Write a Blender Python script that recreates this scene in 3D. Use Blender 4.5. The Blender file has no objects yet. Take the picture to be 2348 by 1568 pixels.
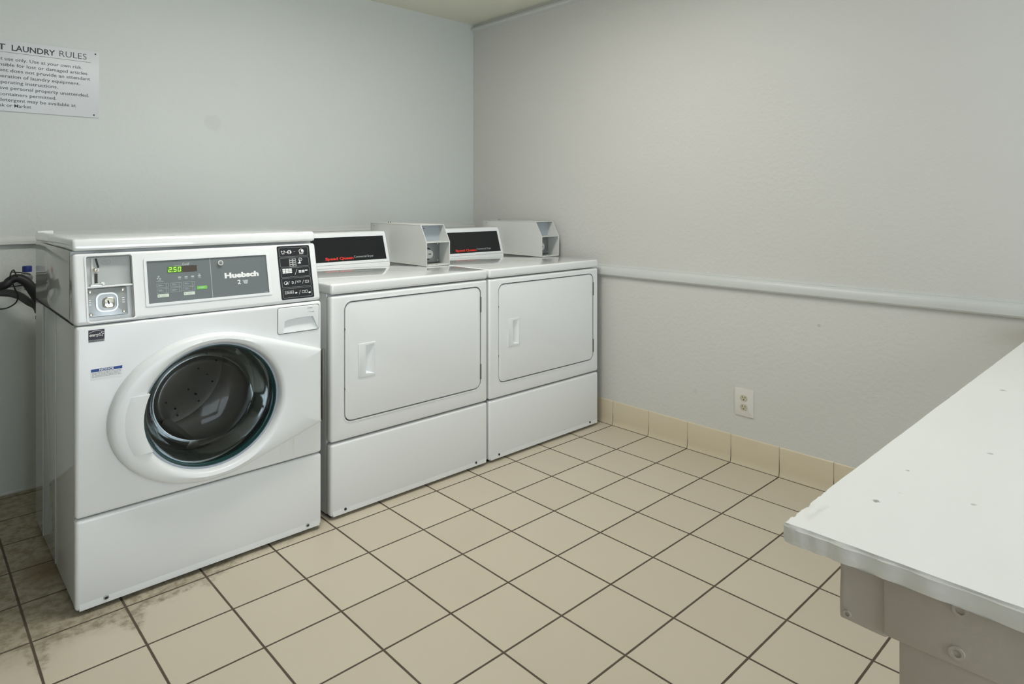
import bpy, bmesh, math, random
from mathutils import Vector, Matrix, noise
random.seed(7)
S = bpy.context.scene
COL = S.collection
V = Vector

# ------------------------------------------------------------ materials
def mat(name, col, rough=0.5, metal=0.0, bump=0.0, bscale=60.0, var=0.0, vscale=8.0, emit=None, es=0.0, spec=0.5, coat=0.0, bdist=0.002):
    m = bpy.data.materials.new(name); m.use_nodes = True
    nt = m.node_tree; b = nt.nodes['Principled BSDF']
    b.inputs['Base Color'].default_value = (*col, 1)
    b.inputs['Roughness'].default_value = rough
    b.inputs['Metallic'].default_value = metal
    b.inputs['Specular IOR Level'].default_value = spec
    b.inputs['Coat Weight'].default_value = coat
    b.inputs['Coat Roughness'].default_value = 0.03; b.inputs['Coat IOR'].default_value = 1.6
    tc = nt.nodes.new('ShaderNodeTexCoord')
    if var > 0:
        n = nt.nodes.new('ShaderNodeTexNoise'); n.inputs['Scale'].default_value = vscale; n.inputs['Detail'].default_value = 5
        r = nt.nodes.new('ShaderNodeMix'); r.data_type = 'RGBA'
        r.inputs[6].default_value = (*[c*(1-var) for c in col], 1); r.inputs[7].default_value = (*[min(1, c*(1+var)) for c in col], 1)
        nt.links.new(tc.outputs['Object'], n.inputs['Vector']); nt.links.new(n.outputs['Fac'], r.inputs[0])
        nt.links.new(r.outputs[2], b.inputs['Base Color'])
    if bump > 0:
        n = nt.nodes.new('ShaderNodeTexNoise'); n.inputs['Scale'].default_value = bscale; n.inputs['Detail'].default_value = 4
        bp = nt.nodes.new('ShaderNodeBump'); bp.inputs['Strength'].default_value = bump; bp.inputs['Distance'].default_value = bdist
        nt.links.new(tc.outputs['Object'], n.inputs['Vector']); nt.links.new(n.outputs['Fac'], bp.inputs['Height'])
        nt.links.new(bp.outputs['Normal'], b.inputs['Normal'])
    if emit:
        b.inputs['Emission Color'].default_value = (*emit, 1); b.inputs['Emission Strength'].default_value = es
    return m

class N:
    """tiny node-graph helper"""
    def __init__(s, m): s.m = m; m.use_nodes = True; s.nt = m.node_tree; s.b = s.nt.nodes['Principled BSDF']
    def new(s, t, **kw):
        n = s.nt.nodes.new(t)
        for k, v in kw.items(): setattr(n, k, v)
        return n
    def link(s, a, b): s.nt.links.new(a, b)
    def math(s, op, a, b=None, c=None, clamp=False):
        n = s.new('ShaderNodeMath', operation=op); n.use_clamp = clamp
        for i, v in enumerate((a, b, c)):
            if v is None: continue
            if isinstance(v, (int, float)): n.inputs[i].default_value = v
            else: s.link(v, n.inputs[i])
        return n.outputs[0]
    def mix(s, f, a, b):
        n = s.new('ShaderNodeMix'); n.data_type = 'RGBA'
        for i, v in ((0, f), (6, a), (7, b)):
            if isinstance(v, tuple): n.inputs[i].default_value = (*v, 1)
            elif isinstance(v, (int, float)): n.inputs[i].default_value = v
            else: s.link(v, n.inputs[i])
        return n.outputs[2]
    def ramp(s, f, a, b):      # smooth 0..1 between a and b
        n = s.new('ShaderNodeMapRange'); n.interpolation_type = 'SMOOTHSTEP'; s.link(f, n.inputs[0])
        n.inputs[1].default_value = a; n.inputs[2].default_value = b
        return n.outputs[0]
    def noise(s, vec, scale, detail=4, rough=0.5):
        n = s.new('ShaderNodeTexNoise'); s.link(vec, n.inputs['Vector']); n.inputs['Scale'].default_value = scale
        n.inputs['Detail'].default_value = detail; n.inputs['Roughness'].default_value = rough
        return n.outputs['Fac']

T = 0.207
def floor_material():
    g = N(bpy.data.materials.new('floor_tile')); geo = g.new('ShaderNodeNewGeometry'); pos = geo.outputs['Position']
    sep = g.new('ShaderNodeSeparateXYZ'); g.link(pos, sep.inputs[0]); x, y = sep.outputs[0], sep.outputs[1]
    def dist(c):
        f = g.math('FRACT', g.math('ADD', g.math('MULTIPLY', c, 1/T), 200.5)); return g.math('MULTIPLY', g.math('ABSOLUTE', g.math('SUBTRACT', f, 0.5)), T)
    dx0 = dist(x); far = g.math('GREATER_THAN', x, -0.1); dx = g.math('ADD', dx0, far)
    dy = dist(y)
    wob = g.math('MULTIPLY', g.math('SUBTRACT', g.noise(pos, 30, 3), 0.5), 0.0012)
    d = g.math('ADD', g.math('MINIMUM', dx, dy), wob)
    grout = g.math('SUBTRACT', 1.0, g.ramp(d, 0.0021, 0.0037))
    # tile tone: each tile a touch different
    fx = g.math('FLOOR', g.math('MULTIPLY', x, 1/T)); fy = g.math('FLOOR', g.math('MULTIPLY', y, 1/T))
    cv = g.new('ShaderNodeCombineXYZ'); g.link(fx, cv.inputs[0]); g.link(fy, cv.inputs[1])
    wn = g.new('ShaderNodeTexWhiteNoise'); wn.noise_dimensions = '3D'; g.link(cv.outputs[0], wn.inputs['Vector'])
    base = g.mix(wn.outputs['Value'], (0.545, 0.485, 0.375), (0.580, 0.520, 0.405))
    base = g.mix(g.math('MULTIPLY', g.noise(pos, 5, 4), 0.35), base, (0.60, 0.54, 0.43))
    # dirt around the washer footprint
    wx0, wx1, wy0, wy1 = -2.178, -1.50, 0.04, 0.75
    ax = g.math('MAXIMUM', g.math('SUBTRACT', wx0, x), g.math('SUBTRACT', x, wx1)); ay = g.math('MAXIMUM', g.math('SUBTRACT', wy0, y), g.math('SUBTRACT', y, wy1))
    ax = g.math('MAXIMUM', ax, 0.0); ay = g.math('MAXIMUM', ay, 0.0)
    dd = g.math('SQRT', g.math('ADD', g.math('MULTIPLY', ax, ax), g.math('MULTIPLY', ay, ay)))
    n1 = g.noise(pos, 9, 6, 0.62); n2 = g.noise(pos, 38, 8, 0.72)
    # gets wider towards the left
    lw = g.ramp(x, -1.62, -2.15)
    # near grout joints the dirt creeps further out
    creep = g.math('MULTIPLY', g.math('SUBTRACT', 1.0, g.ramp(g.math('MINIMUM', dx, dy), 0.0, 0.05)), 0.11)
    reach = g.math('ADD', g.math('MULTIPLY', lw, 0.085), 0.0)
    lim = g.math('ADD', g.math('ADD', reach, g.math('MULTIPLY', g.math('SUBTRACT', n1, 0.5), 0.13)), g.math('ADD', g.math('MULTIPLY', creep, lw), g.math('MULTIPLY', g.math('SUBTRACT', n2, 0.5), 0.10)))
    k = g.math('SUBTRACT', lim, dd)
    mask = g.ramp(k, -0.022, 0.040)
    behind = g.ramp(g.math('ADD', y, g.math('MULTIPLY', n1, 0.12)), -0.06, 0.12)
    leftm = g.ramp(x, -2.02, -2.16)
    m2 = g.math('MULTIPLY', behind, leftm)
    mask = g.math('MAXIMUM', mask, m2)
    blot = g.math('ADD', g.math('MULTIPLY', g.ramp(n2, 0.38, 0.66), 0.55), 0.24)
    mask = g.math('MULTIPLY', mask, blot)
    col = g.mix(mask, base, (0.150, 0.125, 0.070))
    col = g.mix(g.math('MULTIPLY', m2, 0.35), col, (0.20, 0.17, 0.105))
    # rusty blot along the washer's left side
    rx = g.math('SUBTRACT', x, -2.20); ry = g.math('SUBTRACT', y, 0.37)
    rd = g.math('SQRT', g.math('ADD', g.math('MULTIPLY', rx, rx), g.math('MULTIPLY', g.math('MULTIPLY', ry, ry), 0.35)))
    rm = g.math('SUBTRACT', 1.0, g.ramp(g.math('ADD', rd, g.math('MULTIPLY', g.math('SUBTRACT', n2, 0.5), 0.08)), 0.01, 0.075))
    col = g.mix(g.math('MULTIPLY', rm, 0.6), col, (0.14, 0.075, 0.02))
    gc = g.mix(g.noise(pos, 14, 3), (0.060, 0.042, 0.028), (0.120, 0.090, 0.062))
    col = g.mix(grout, col, gc)
    g.link(col, g.b.inputs['Base Color'])
    g.link(g.math('ADD', g.math('MULTIPLY', g.math('MAXIMUM', grout, mask), 0.35), 0.36), g.b.inputs['Roughness'])
    bp = g.new('ShaderNodeBump'); bp.inputs['Strength'].default_value = 0.6; bp.inputs['Distance'].default_value = 0.002
    g.link(g.math('ADD', g.math('SUBTRACT', 1.0, grout), g.math('MULTIPLY', g.noise(pos, 12, 3), 0.25)), bp.inputs['Height'])
    g.link(bp.outputs[0], g.b.inputs['Normal'])
    g.b.inputs['Specular IOR Level'].default_value = 0.35
    return g.m

def wall_material(name, col, patches=()):
    g = N(bpy.data.materials.new(name)); geo = g.new('ShaderNodeNewGeometry'); pos = geo.outputs['Position']
    big = g.noise(pos, 1.3, 4)
    c = g.mix(g.math('MULTIPLY', big, 0.55), tuple(v*0.95 for v in col), tuple(v*1.03 for v in col))
    # small scuffs
    sc = g.ramp(g.noise(pos, 16, 6, 0.65), 0.74, 0.80)
    c = g.mix(g.math('MULTIPLY', sc, 0.28), c, tuple(v*0.72 for v in col))
    for (px, py, pz, r, k, tint) in patches:
        sub = g.new('ShaderNodeVectorMath', operation='DISTANCE'); g.link(pos, sub.inputs[0]); sub.inputs[1].default_value = (px, py, pz)
        dd = g.math('ADD', sub.outputs['Value'], g.math('MULTIPLY', g.math('SUBTRACT', g.noise(pos, 30, 3), 0.5), r*0.5))
        f = g.math('MULTIPLY', g.math('SUBTRACT', 1.0, g.ramp(dd, r*0.75, r)), k)
        c = g.mix(f, c, tint)
    g.link(c, g.b.inputs['Base Color'])
    g.b.inputs['Roughness'].default_value = 0.55; g.b.inputs['Specular IOR Level'].default_value = 0.35
    bp = g.new('ShaderNodeBump'); bp.inputs['Strength'].default_value = 0.42; bp.inputs['Distance'].default_value = 0.003
    h = g.math('ADD', g.math('MULTIPLY', g.noise(pos, 62, 3, 0.55), 1.0), g.math('MULTIPLY', g.noise(pos, 18, 3), 0.5))
    g.link(h, bp.inputs['Height']); g.link(bp.outputs[0], g.b.inputs['Normal'])
    return g.m

def worn_white(name, col, rough, stains):
    """enamel with faint run marks and rust below the seams"""
    g = N(bpy.data.materials.new(name)); geo = g.new('ShaderNodeNewGeometry'); pos = geo.outputs['Position']
    mp = g.new('ShaderNodeMapping'); mp.inputs['Scale'].default_value = (60, 60, 5); g.link(pos, mp.inputs[0])
    st = g.ramp(g.noise(mp.outputs[0], 1.0, 4, 0.6), 0.55, 0.75)
    c = g.mix(g.math('MULTIPLY', g.noise(pos, 3, 3), 0.5), col, tuple(v*0.965 for v in col))
    for (px, py, pz, hx, hz, k, tint) in stains:
        sep = g.new('ShaderNodeSeparateXYZ'); g.link(pos, sep.inputs[0])
        fx = g.math('SUBTRACT', 1.0, g.ramp(g.math('ABSOLUTE', g.math('SUBTRACT', sep.outputs[0], px)), hx*0.3, hx))
        fz = g.math('SUBTRACT', 1.0, g.ramp(g.math('ABSOLUTE', g.math('SUBTRACT', sep.outputs[2], pz)), hz*0.3, hz))
        f = g.math('MULTIPLY', g.math('MULTIPLY', g.math('MULTIPLY', fx, fz), st), k)
        c = g.mix(f, c, tint)
    g.link(c, g.b.inputs['Base Color']); g.b.inputs['Roughness'].default_value = rough
    g.b.inputs['Coat Weight'].default_value = 0.0
    return g.m

WHITE = (0.77, 0.79, 0.785)
RUST = (0.45, 0.30, 0.10)
M = dict(
    floor=floor_material(),
    wall_back=wall_material('wall_paint_back', (0.60, 0.635, 0.605), [(-1.485, 1.07, 1.446, 0.042, 0.16, (0.40, 0.43, 0.42))]),
    wall_right=wall_material('wall_paint_right', (0.625, 0.622, 0.588), [(0.037, -0.20, 0.35, 0.05, 0.10, (0.52, 0.50, 0.40)), (0.037, -0.98, 0.62, 0.007, 0.5, (0.38, 0.36, 0.30)), (0.037, -0.45, 0.26, 0.012, 0.2, (0.42, 0.42, 0.36))]),
    wall=wall_material('wall_paint', (0.50, 0.50, 0.48)),
    ceiling=wall_material('ceiling_paint', (0.78, 0.77, 0.645)),
    rail=mat('painted_rail', (0.57, 0.59, 0.565), 0.42, var=0.03, bump=0.1, bscale=40),
    cove=mat('cove_tile', (0.60, 0.53, 0.385), 0.38, var=0.05, vscale=6, bump=0.15, bscale=10),
    covegrout=mat('cove_grout', (0.13, 0.10, 0.07), 0.8),
    white=worn_white('washer_enamel', WHITE, 0.24, [(-1.545, 0.037, 0.215, 0.030, 0.05, 0.75, RUST), (-1.60, 0.037, 0.33, 0.08, 0.09, 0.30, (0.60, 0.56, 0.38)), (-1.52, 0.037, 0.31, 0.03, 0.08, 0.35, (0.60, 0.54, 0.34))]),
    white2=mat('dryer_enamel', WHITE, 0.25, var=0.012, vscale=3),
    lidgloss=mat('lid_enamel', WHITE, 0.22, coat=1.0),
    plastic=mat('white_plastic', (0.76, 0.785, 0.785), 0.30),
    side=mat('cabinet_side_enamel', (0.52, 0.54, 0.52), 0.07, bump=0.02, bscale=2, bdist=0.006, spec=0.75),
    boxmetal=mat('coin_box_paint', (0.62, 0.63, 0.60), 0.42),
    gap=mat('shadow_gap', (0.03, 0.03, 0.03), 0.8),
    dark=mat('black_rubber', (0.012, 0.012, 0.013), 0.5),
    hingegrey=mat('hinge_steel', (0.16, 0.16, 0.14), 0.5, metal=0.6),
    panelgrey=mat('panel_overlay_grey', (0.135, 0.160, 0.160), 0.38),
    panelblack=mat('overlay_black', (0.010, 0.011, 0.014), 0.35),
    dryblack=mat('dryer_panel_black', (0.007, 0.009, 0.010), 0.22),
    ink=mat('white_ink', (0.80, 0.82, 0.80), 0.5),
    inkgrey=mat('grey_ink', (0.30, 0.33, 0.32), 0.5),
    inksoft=mat('pale_grey_ink', (0.42, 0.46, 0.46), 0.5),
    inkdark=mat('dark_ink', (0.035, 0.035, 0.05), 0.6),
    red=mat('red_ink', (0.62, 0.03, 0.018), 0.45),
    blue=mat('blue_ink', (0.01, 0.06, 0.26), 0.5),
    green=mat('green_key', (0.16, 0.52, 0.08), 0.45),
    paleg=mat('pale_green_key', (0.62, 0.72, 0.60), 0.5),
    leddark=mat('display_dark', (0.055, 0.040, 0.026), 0.3),
    ledgreen=mat('display_green_glow', (0.03, 0.07, 0.01), 0.3, emit=(0.05, 0.17, 0.005), es=0.35),
    led=mat('display_digit', (0.2, 0.4, 0.05), 0.4, emit=(0.42, 0.80, 0.10), es=0.6),
    steel=mat('brushed_steel', (0.55, 0.56, 0.54), 0.30, metal=1.0, bump=0.15, bscale=80, bdist=0.0005),
    steelplate=mat('lock_plate_steel', (0.36, 0.38, 0.38), 0.38, metal=0.75, bump=0.15, bscale=50, bdist=0.0005),
    chrome=mat('chrome', (0.75, 0.74, 0.68), 0.12, metal=1.0),
    platelight=mat('light_grey_plate', (0.40, 0.425, 0.41), 0.35),
    blueplate=mat('blue_grey_plate', (0.36, 0.40, 0.43), 0.4),
    drum=mat('drum_steel', (0.46, 0.43, 0.40), 0.34, metal=0.55, bump=0.1, bscale=20, emit=None),
    gasket=mat('gasket_rubber', (0.045, 0.05, 0.052), 0.35),
    teal=mat('glass_rim_teal', (0.012, 0.045, 0.045), 0.12, spec=0.8),
    bezel=mat('bezel_blue_grey', (0.34, 0.38, 0.43), 0.3),
    sign=mat('sign_plastic', (0.60, 0.62, 0.635), 0.35),
    outlet=mat('outlet_plate', (0.66, 0.64, 0.60), 0.35),
    ivory=mat('ivory_socket', (0.52, 0.49, 0.36), 0.4),
    slot=mat('socket_slot', (0.05, 0.045, 0.03), 0.6),
    hose=mat('grey_hose', (0.075, 0.080, 0.080), 0.55),
    blackhose=mat('black_hose', (0.008, 0.008, 0.010), 0.5, bump=0.3, bscale=90),
    bluecap=mat('blue_cap', (0.01, 0.03, 0.20), 0.4),
    redcap=mat('red_cap', (0.35, 0.03, 0.02), 0.4),
    valve=mat('valve_metal', (0.35, 0.35, 0.35), 0.35, metal=0.8),
    lamp=mat('lamp_diffuser', (0.9, 0.9, 0.88), 0.5, emit=(1.0, 0.98, 0.945), es=9.6),
    lampbody=mat('lamp_housing', (0.7, 0.7, 0.68), 0.4),
)
def counter_mat(name, col, rough, marks):
    g = N(bpy.data.materials.new(name)); geo = g.new('ShaderNodeNewGeometry'); pos = geo.outputs['Position']
    c = g.mix(g.noise(pos, 4, 4), tuple(v*0.95 for v in col), col)
    sp = g.ramp(g.noise(pos, 38, 4, 0.6), 0.72, 0.80)
    c = g.mix(g.math('MULTIPLY', sp, 0.25), c, (0.35, 0.33, 0.28))
    for (px, py, pz, r, k, tint) in marks:
        sub = g.new('ShaderNodeVectorMath', operation='DISTANCE'); g.link(pos, sub.inputs[0]); sub.inputs[1].default_value = (px, py, pz)
        dd = g.math('ADD', sub.outputs['Value'], g.math('MULTIPLY', g.math('SUBTRACT', g.noise(pos, 260, 3), 0.5), r*1.6))
        c = g.mix(g.math('MULTIPLY', g.math('SUBTRACT', 1.0, g.ramp(dd, r*0.5, r)), k), c, tint)
    g.link(c, g.b.inputs['Base Color']); g.b.inputs['Roughness'].default_value = rough
    bp = g.new('ShaderNodeBump'); bp.inputs['Strength'].default_value = 0.5; bp.inputs['Distance'].default_value = 0.0012
    h = g.math('ADD', g.noise(pos, 70, 4, 0.6), g.math('MULTIPLY', g.noise(pos, 14, 3), 1.6))
    g.link(h, bp.inputs['Height']); g.link(bp.outputs[0], g.b.inputs['Normal'])
    return g.m
def cove_grout():
    g = N(bpy.data.materials.new('cove_joint_with_dirt')); geo = g.new('ShaderNodeNewGeometry'); sep = g.new('ShaderNodeSeparateXYZ'); g.link(geo.outputs['Position'], sep.inputs[0])
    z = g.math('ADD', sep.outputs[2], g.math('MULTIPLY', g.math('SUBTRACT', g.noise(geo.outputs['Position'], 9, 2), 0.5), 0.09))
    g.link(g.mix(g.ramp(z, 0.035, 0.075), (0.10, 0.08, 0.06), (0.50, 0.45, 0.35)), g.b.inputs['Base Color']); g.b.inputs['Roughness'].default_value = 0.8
    return g.m
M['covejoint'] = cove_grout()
DM = (0.30, 0.29, 0.26)
M['countertop'] = counter_mat('counter_top_paint', (0.89, 0.89, 0.865), 0.5, [(-1.638, -1.715, 0.72, 0.005, 0.9, DM), (-1.504, -1.712, 0.72, 0.003, 0.6, DM), (-1.348, -1.776, 0.72, 0.005, 0.5, DM), (-0.936, -1.719, 0.72, 0.006, 0.7, DM), (-1.56, -1.80, 0.72, 0.004, 0.5, DM)])
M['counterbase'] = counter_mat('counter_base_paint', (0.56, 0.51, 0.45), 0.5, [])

def glass_mat():
    m = bpy.data.materials.new('door_glass_tint'); m.use_nodes = True; nt = m.node_tree
    for n in list(nt.nodes): nt.nodes.remove(n)
    out = nt.nodes.new('ShaderNodeOutputMaterial'); tr = nt.nodes.new('ShaderNodeBsdfTransparent'); gl = nt.nodes.new('ShaderNodeBsdfGlossy')
    tr.inputs[0].default_value = (0.62, 0.65, 0.63, 1); gl.inputs['Roughness'].default_value = 0.06; gl.inputs[0].default_value = (0.95, 1, 1, 1)
    fr = nt.nodes.new('ShaderNodeFresnel'); fr.inputs[0].default_value = 1.45; mx = nt.nodes.new('ShaderNodeMixShader')
    mu = nt.nodes.new('ShaderNodeMath'); mu.operation = 'MULTIPLY'; mu.inputs[1].default_value = 0.42; nt.links.new(fr.outputs[0], mu.inputs[0]); nt.links.new(mu.outputs[0], mx.inputs[0]); nt.links.new(tr.outputs[0], mx.inputs[1]); nt.links.new(gl.outputs[0], mx.inputs[2]); nt.links.new(mx.outputs[0], out.inputs[0])
    return m
M['glass'] = glass_mat()

# ------------------------------------------------------------ mesh helpers
class Fr:
    """a local frame: a along u, b along v, c out along n"""
    def __init__(s, o, u, v, n): s.o, s.u, s.v, s.n = V(o), V(u).normalized(), V(v).normalized(), V(n).normalized()
    def p(s, a, b, c): return s.o + s.u*a + s.v*b + s.n*c
W = Fr((0, 0, 0), (1, 0, 0), (0, 1, 0), (0, 0, 1))
def BM(): return bmesh.new()
def fbox(bm, F, a0, a1, b0, b1, c0, c1, bev=0.0, seg=2):
    t = bmesh.new()
    vs = [t.verts.new((a, b, c)) for a in (a0, a1) for b in (b0, b1) for c in (c0, c1)]
    for f in ((0, 1, 3, 2), (4, 6, 7, 5), (0, 4, 5, 1), (2, 3, 7, 6), (0, 2, 6, 4), (1, 5, 7, 3)): t.faces.new([vs[i] for i in f])
    bmesh.ops.recalc_face_normals(t, faces=t.faces)
    if bev > 0: bmesh.ops.bevel(t, geom=list(t.edges), offset=bev, segments=seg, profile=0.5, affect='EDGES', clamp_overlap=True)
    merge(bm, t, lambda v: F.p(*v)); return bm
def merge(bm, t, fn=lambda v: V(v)):
    mp = {v: bm.verts.new(fn(v.co)) for v in t.verts}
    for f in t.faces:
        try: bm.faces.new([mp[v] for v in f.verts])
        except ValueError: pass
    t.free(); return bm
def box(bm, x0, x1, y0, y1, z0, z1, bev=0.0, seg=2): return fbox(bm, W, x0, x1, y0, y1, z0, z1, bev, seg)
def rrect(a0, a1, b0, b1, r, n=6):
    pts = []
    for (cx, cy, s) in ((a1-r, b1-r, 0), (a0+r, b1-r, 90), (a0+r, b0+r, 180), (a1-r, b0+r, 270)):
        for i in range(n+1):
            t = math.radians(s+90*i/n); pts.append((cx+r*math.cos(t), cy+r*math.sin(t)))
    return pts
def fprism(bm, F, pts, c0, c1, bev=0.0, seg=2):
    t = bmesh.new(); lo = [t.verts.new((a, b, c0)) for a, b in pts]; hi = [t.verts.new((a, b, c1)) for a, b in pts]
    n = len(pts); top = t.faces.new(hi); t.faces.new(lo[::-1])
    for i in range(n): t.faces.new([lo[i], lo[(i+1) % n], hi[(i+1) % n], hi[i]])
    bmesh.ops.recalc_face_normals(t, faces=t.faces)
    if bev > 0: bmesh.ops.bevel(t, geom=list(top.edges), offset=bev, segments=seg, profile=0.5, affect='EDGES', clamp_overlap=True)
    merge(bm, t, lambda v: F.p(*v)); return bm
def fdisc(bm, F, a, b, r, c0, c1, n=24, bev=0.0, ry=None, seg=2):
    ry = ry or r
    return fprism(bm, F, [(a+r*math.cos(2*math.pi*i/n), b+ry*math.sin(2*math.pi*i/n)) for i in range(n)], c0, c1, bev, seg)
def fframe(bm, F, a0, a1, b0, b1, w, c0, c1):
    fbox(bm, F, a0, a1, b0, b0+w, c0, c1); fbox(bm, F, a0, a1, b1-w, b1, c0, c1)
    fbox(bm, F, a0, a0+w, b0+w, b1-w, c0, c1); fbox(bm, F, a1-w, a1, b0+w, b1-w, c0, c1); return bm
def fring(bm, F, outer, inner, c0, c1):
    n = len(outer)
    o1 = [bm.verts.new(F.p(a, b, c1)) for a, b in outer]; i1 = [bm.verts.new(F.p(a, b, c1)) for a, b in inner]
    o0 = [bm.verts.new(F.p(a, b, c0)) for a, b in outer]; i0 = [bm.verts.new(F.p(a, b, c0)) for a, b in inner]
    for i in range(n):
        j = (i+1) % n
        bm.faces.new([o1[i], o1[j], i1[j], i1[i]]); bm.faces.new([o0[i], o0[j], o1[j], o1[i]]); bm.faces.new([i1[i], i1[j], i0[j], i0[i]])
    return bm
def fsphere(bm, c, r, n=12):
    t = bmesh.new(); bmesh.ops.create_uvsphere(t, u_segments=n*2, v_segments=n, radius=r); merge(bm, t, lambda v: V(c)+v); return bm
def tube(bm, pts, r, n=10, cap=True):
    pts = [V(p) for p in pts]
    # Catmull-Rom smoothing
    q = []
    P = [pts[0]] + pts + [pts[-1]]
    for i in range(1, len(P)-2):
        for k in range(6):
            t = k/6; p0, p1, p2, p3 = P[i-1], P[i], P[i+1], P[i+2]
            q.append(0.5*((2*p1)+(-p0+p2)*t+(2*p0-5*p1+4*p2-p3)*t*t+(-p0+3*p1-3*p2+p3)*t**3))
    q.append(pts[-1]); rings = []
    up = V((0, 0, 1)); m = len(q)
    for i, p in enumerate(q):
        d = (q[min(i+1, m-1)]-q[max(i-1, 0)]).normalized()
        a = d.cross(up if abs(d.z) < 0.95 else V((0, 1, 0))).normalized(); b = a.cross(d).normalized()
        rr = r(i/(m-1)) if callable(r) else r
        rings.append([bm.verts.new(p+a*rr*math.cos(2*math.pi*k/n)+b*rr*math.sin(2*math.pi*k/n)) for k in range(n)])
    for i in range(m-1):
        for k in range(n): bm.faces.new([rings[i][k], rings[i][(k+1) % n], rings[i+1][(k+1) % n], rings[i+1][k]])
    if cap: bm.faces.new(rings[0][::-1]); bm.faces.new(rings[-1])
    return bm
def curve_text(bm, F, s, a0, a1, b0, b1, c=0.0004, bold=0.0, slant=0.0, spacing=1.0, depth=0.0003):
    """lettering fitted into the box a0..a1, b0..b1 of frame F"""
    cu = bpy.data.curves.new('lettering', 'FONT'); cu.body = s; cu.size = 1; cu.offset = bold; cu.extrude = 0; cu.shear = slant
    cu.space_character = spacing; cu.resolution_u = 3
    ob = bpy.data.objects.new('lettering', cu); COL.objects.link(ob)
    dg = bpy.context.evaluated_depsgraph_get(); me = bpy.data.meshes.new_from_object(ob.evaluated_get(dg))
    xs = [v.co.x for v in me.vertices]; ys = [v.co.y for v in me.vertices]
    x0, x1, y0, y1 = min(xs), max(xs), min(ys), max(ys)
    sx = (a1-a0)/(x1-x0); sy = (b1-b0)/(y1-y0)
    vs = [bm.verts.new(F.p(a0+(v.co.x-x0)*sx, b0+(v.co.y-y0)*sy, c+depth)) for v in me.vertices]
    for p in me.polygons:
        try: bm.faces.new([vs[i] for i in p.vertices])
        except ValueError: pass
    bpy.data.objects.remove(ob); bpy.data.meshes.remove(me); bpy.data.curves.remove(cu)
    return bm
ROOT = {}
def obj(name, bm, m, parent=None, angle=35, recalc=True, label=None):
    if recalc: bmesh.ops.recalc_face_normals(bm, faces=bm.faces)
    off = ROOT.get(parent.name, V((0, 0, 0))) if parent else V((0, 0, 0))
    bmesh.ops.translate(bm, verts=bm.verts, vec=-off)
    me = bpy.data.meshes.new(name); bm.to_mesh(me); bm.free()
    for p in me.polygons: p.use_smooth = True
    me.set_sharp_from_angle(angle=math.radians(angle))
    me.materials.append(m)
    o = bpy.data.objects.new(name, me); COL.objects.link(o)
    if parent: o.parent = parent; ROOT[o.name] = off
    if label: o['label'] = label
    return o
def thing(name, label, cat, loc, group=None):
    o = bpy.data.objects.new(name, None); COL.objects.link(o); o.location = loc; o.empty_display_size = 0.1
    o['label'] = label; o['category'] = cat
    if group: o['group'] = group
    ROOT[o.name] = V(loc); return o
def tag(o, label, cat, group=None):
    o['label'] = label; o['category'] = cat
    if group: o['group'] = group
    return o
def struct(name, bm, m, **k):
    o = obj(name, bm, m, **k); o['kind'] = 'structure'; return o
def cut(o, *cutters):
    """carve solid shapes out of an object's mesh"""
    for bm in cutters:
        off = ROOT.get(o.name, V((0, 0, 0)))
        bmesh.ops.recalc_face_normals(bm, faces=bm.faces); bmesh.ops.translate(bm, verts=bm.verts, vec=-off)
        me = bpy.data.meshes.new('cutter'); bm.to_mesh(me); bm.free()
        c = bpy.data.objects.new('cutter', me); COL.objects.link(c)
        md = o.modifiers.new('cut', 'BOOLEAN'); md.operation = 'DIFFERENCE'; md.solver = 'EXACT'; md.object = c
        par = o.parent; o.parent = None
        bpy.context.view_layer.update()
        dg = bpy.context.evaluated_depsgraph_get(); new = bpy.data.meshes.new_from_object(o.evaluated_get(dg))
        o.modifiers.clear(); o.parent = par; old = o.data; nm = old.name; o.data = new; bpy.data.meshes.remove(old); new.name = nm
        bpy.data.objects.remove(c); bpy.data.meshes.remove(me)
        for p in new.polygons: p.use_smooth = True
        new.set_sharp_from_angle(angle=math.radians(35))
    return o

# ------------------------------------------------------------ the room
XR, YB, ZC, XL, YF = 0.037, 1.07, 2.165, -3.9, -3.6
TH = 0.12
struct('floor', box(BM(), XL-TH, XR+TH, YF-TH, YB+TH, -0.06, 0), M['floor'])
struct('ceiling', box(BM(), XL-TH, XR+TH, YF-TH, YB+TH, ZC, ZC+0.08), M['ceiling'])
struct('wall_back', box(BM(), XL-TH, XR+TH, YB, YB+TH, 0, ZC), M['wall_back'])
struct('wall_right', box(BM(), XR, XR+TH, YF, YB, 0, ZC), M['wall_right'])
struct('wall_left', box(BM(), XL-TH, XL, YF, YB, 0, ZC), M['wall'])
DX0, DX1, DZ = -2.45, -0.85, 1.95
wf = box(BM(), XL-TH, DX0, YF-TH, YF, 0, ZC); box(wf, DX1, XR+TH, YF-TH, YF, 0, ZC); box(wf, DX0, DX1, YF-TH, YF, DZ, ZC)
struct('wall_front', wf, M['wall'])
b = box(BM(), DX0-0.06, DX0, YF, YF+0.015, 0, DZ+0.06, 0.003); box(b, DX1, DX1+0.06, YF, YF+0.015, 0, DZ+0.06, 0.003); box(b, DX0, DX1, YF, YF+0.015, DZ, DZ+0.06, 0.003)
struct('trim_2', b, M['rail'])

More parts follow.
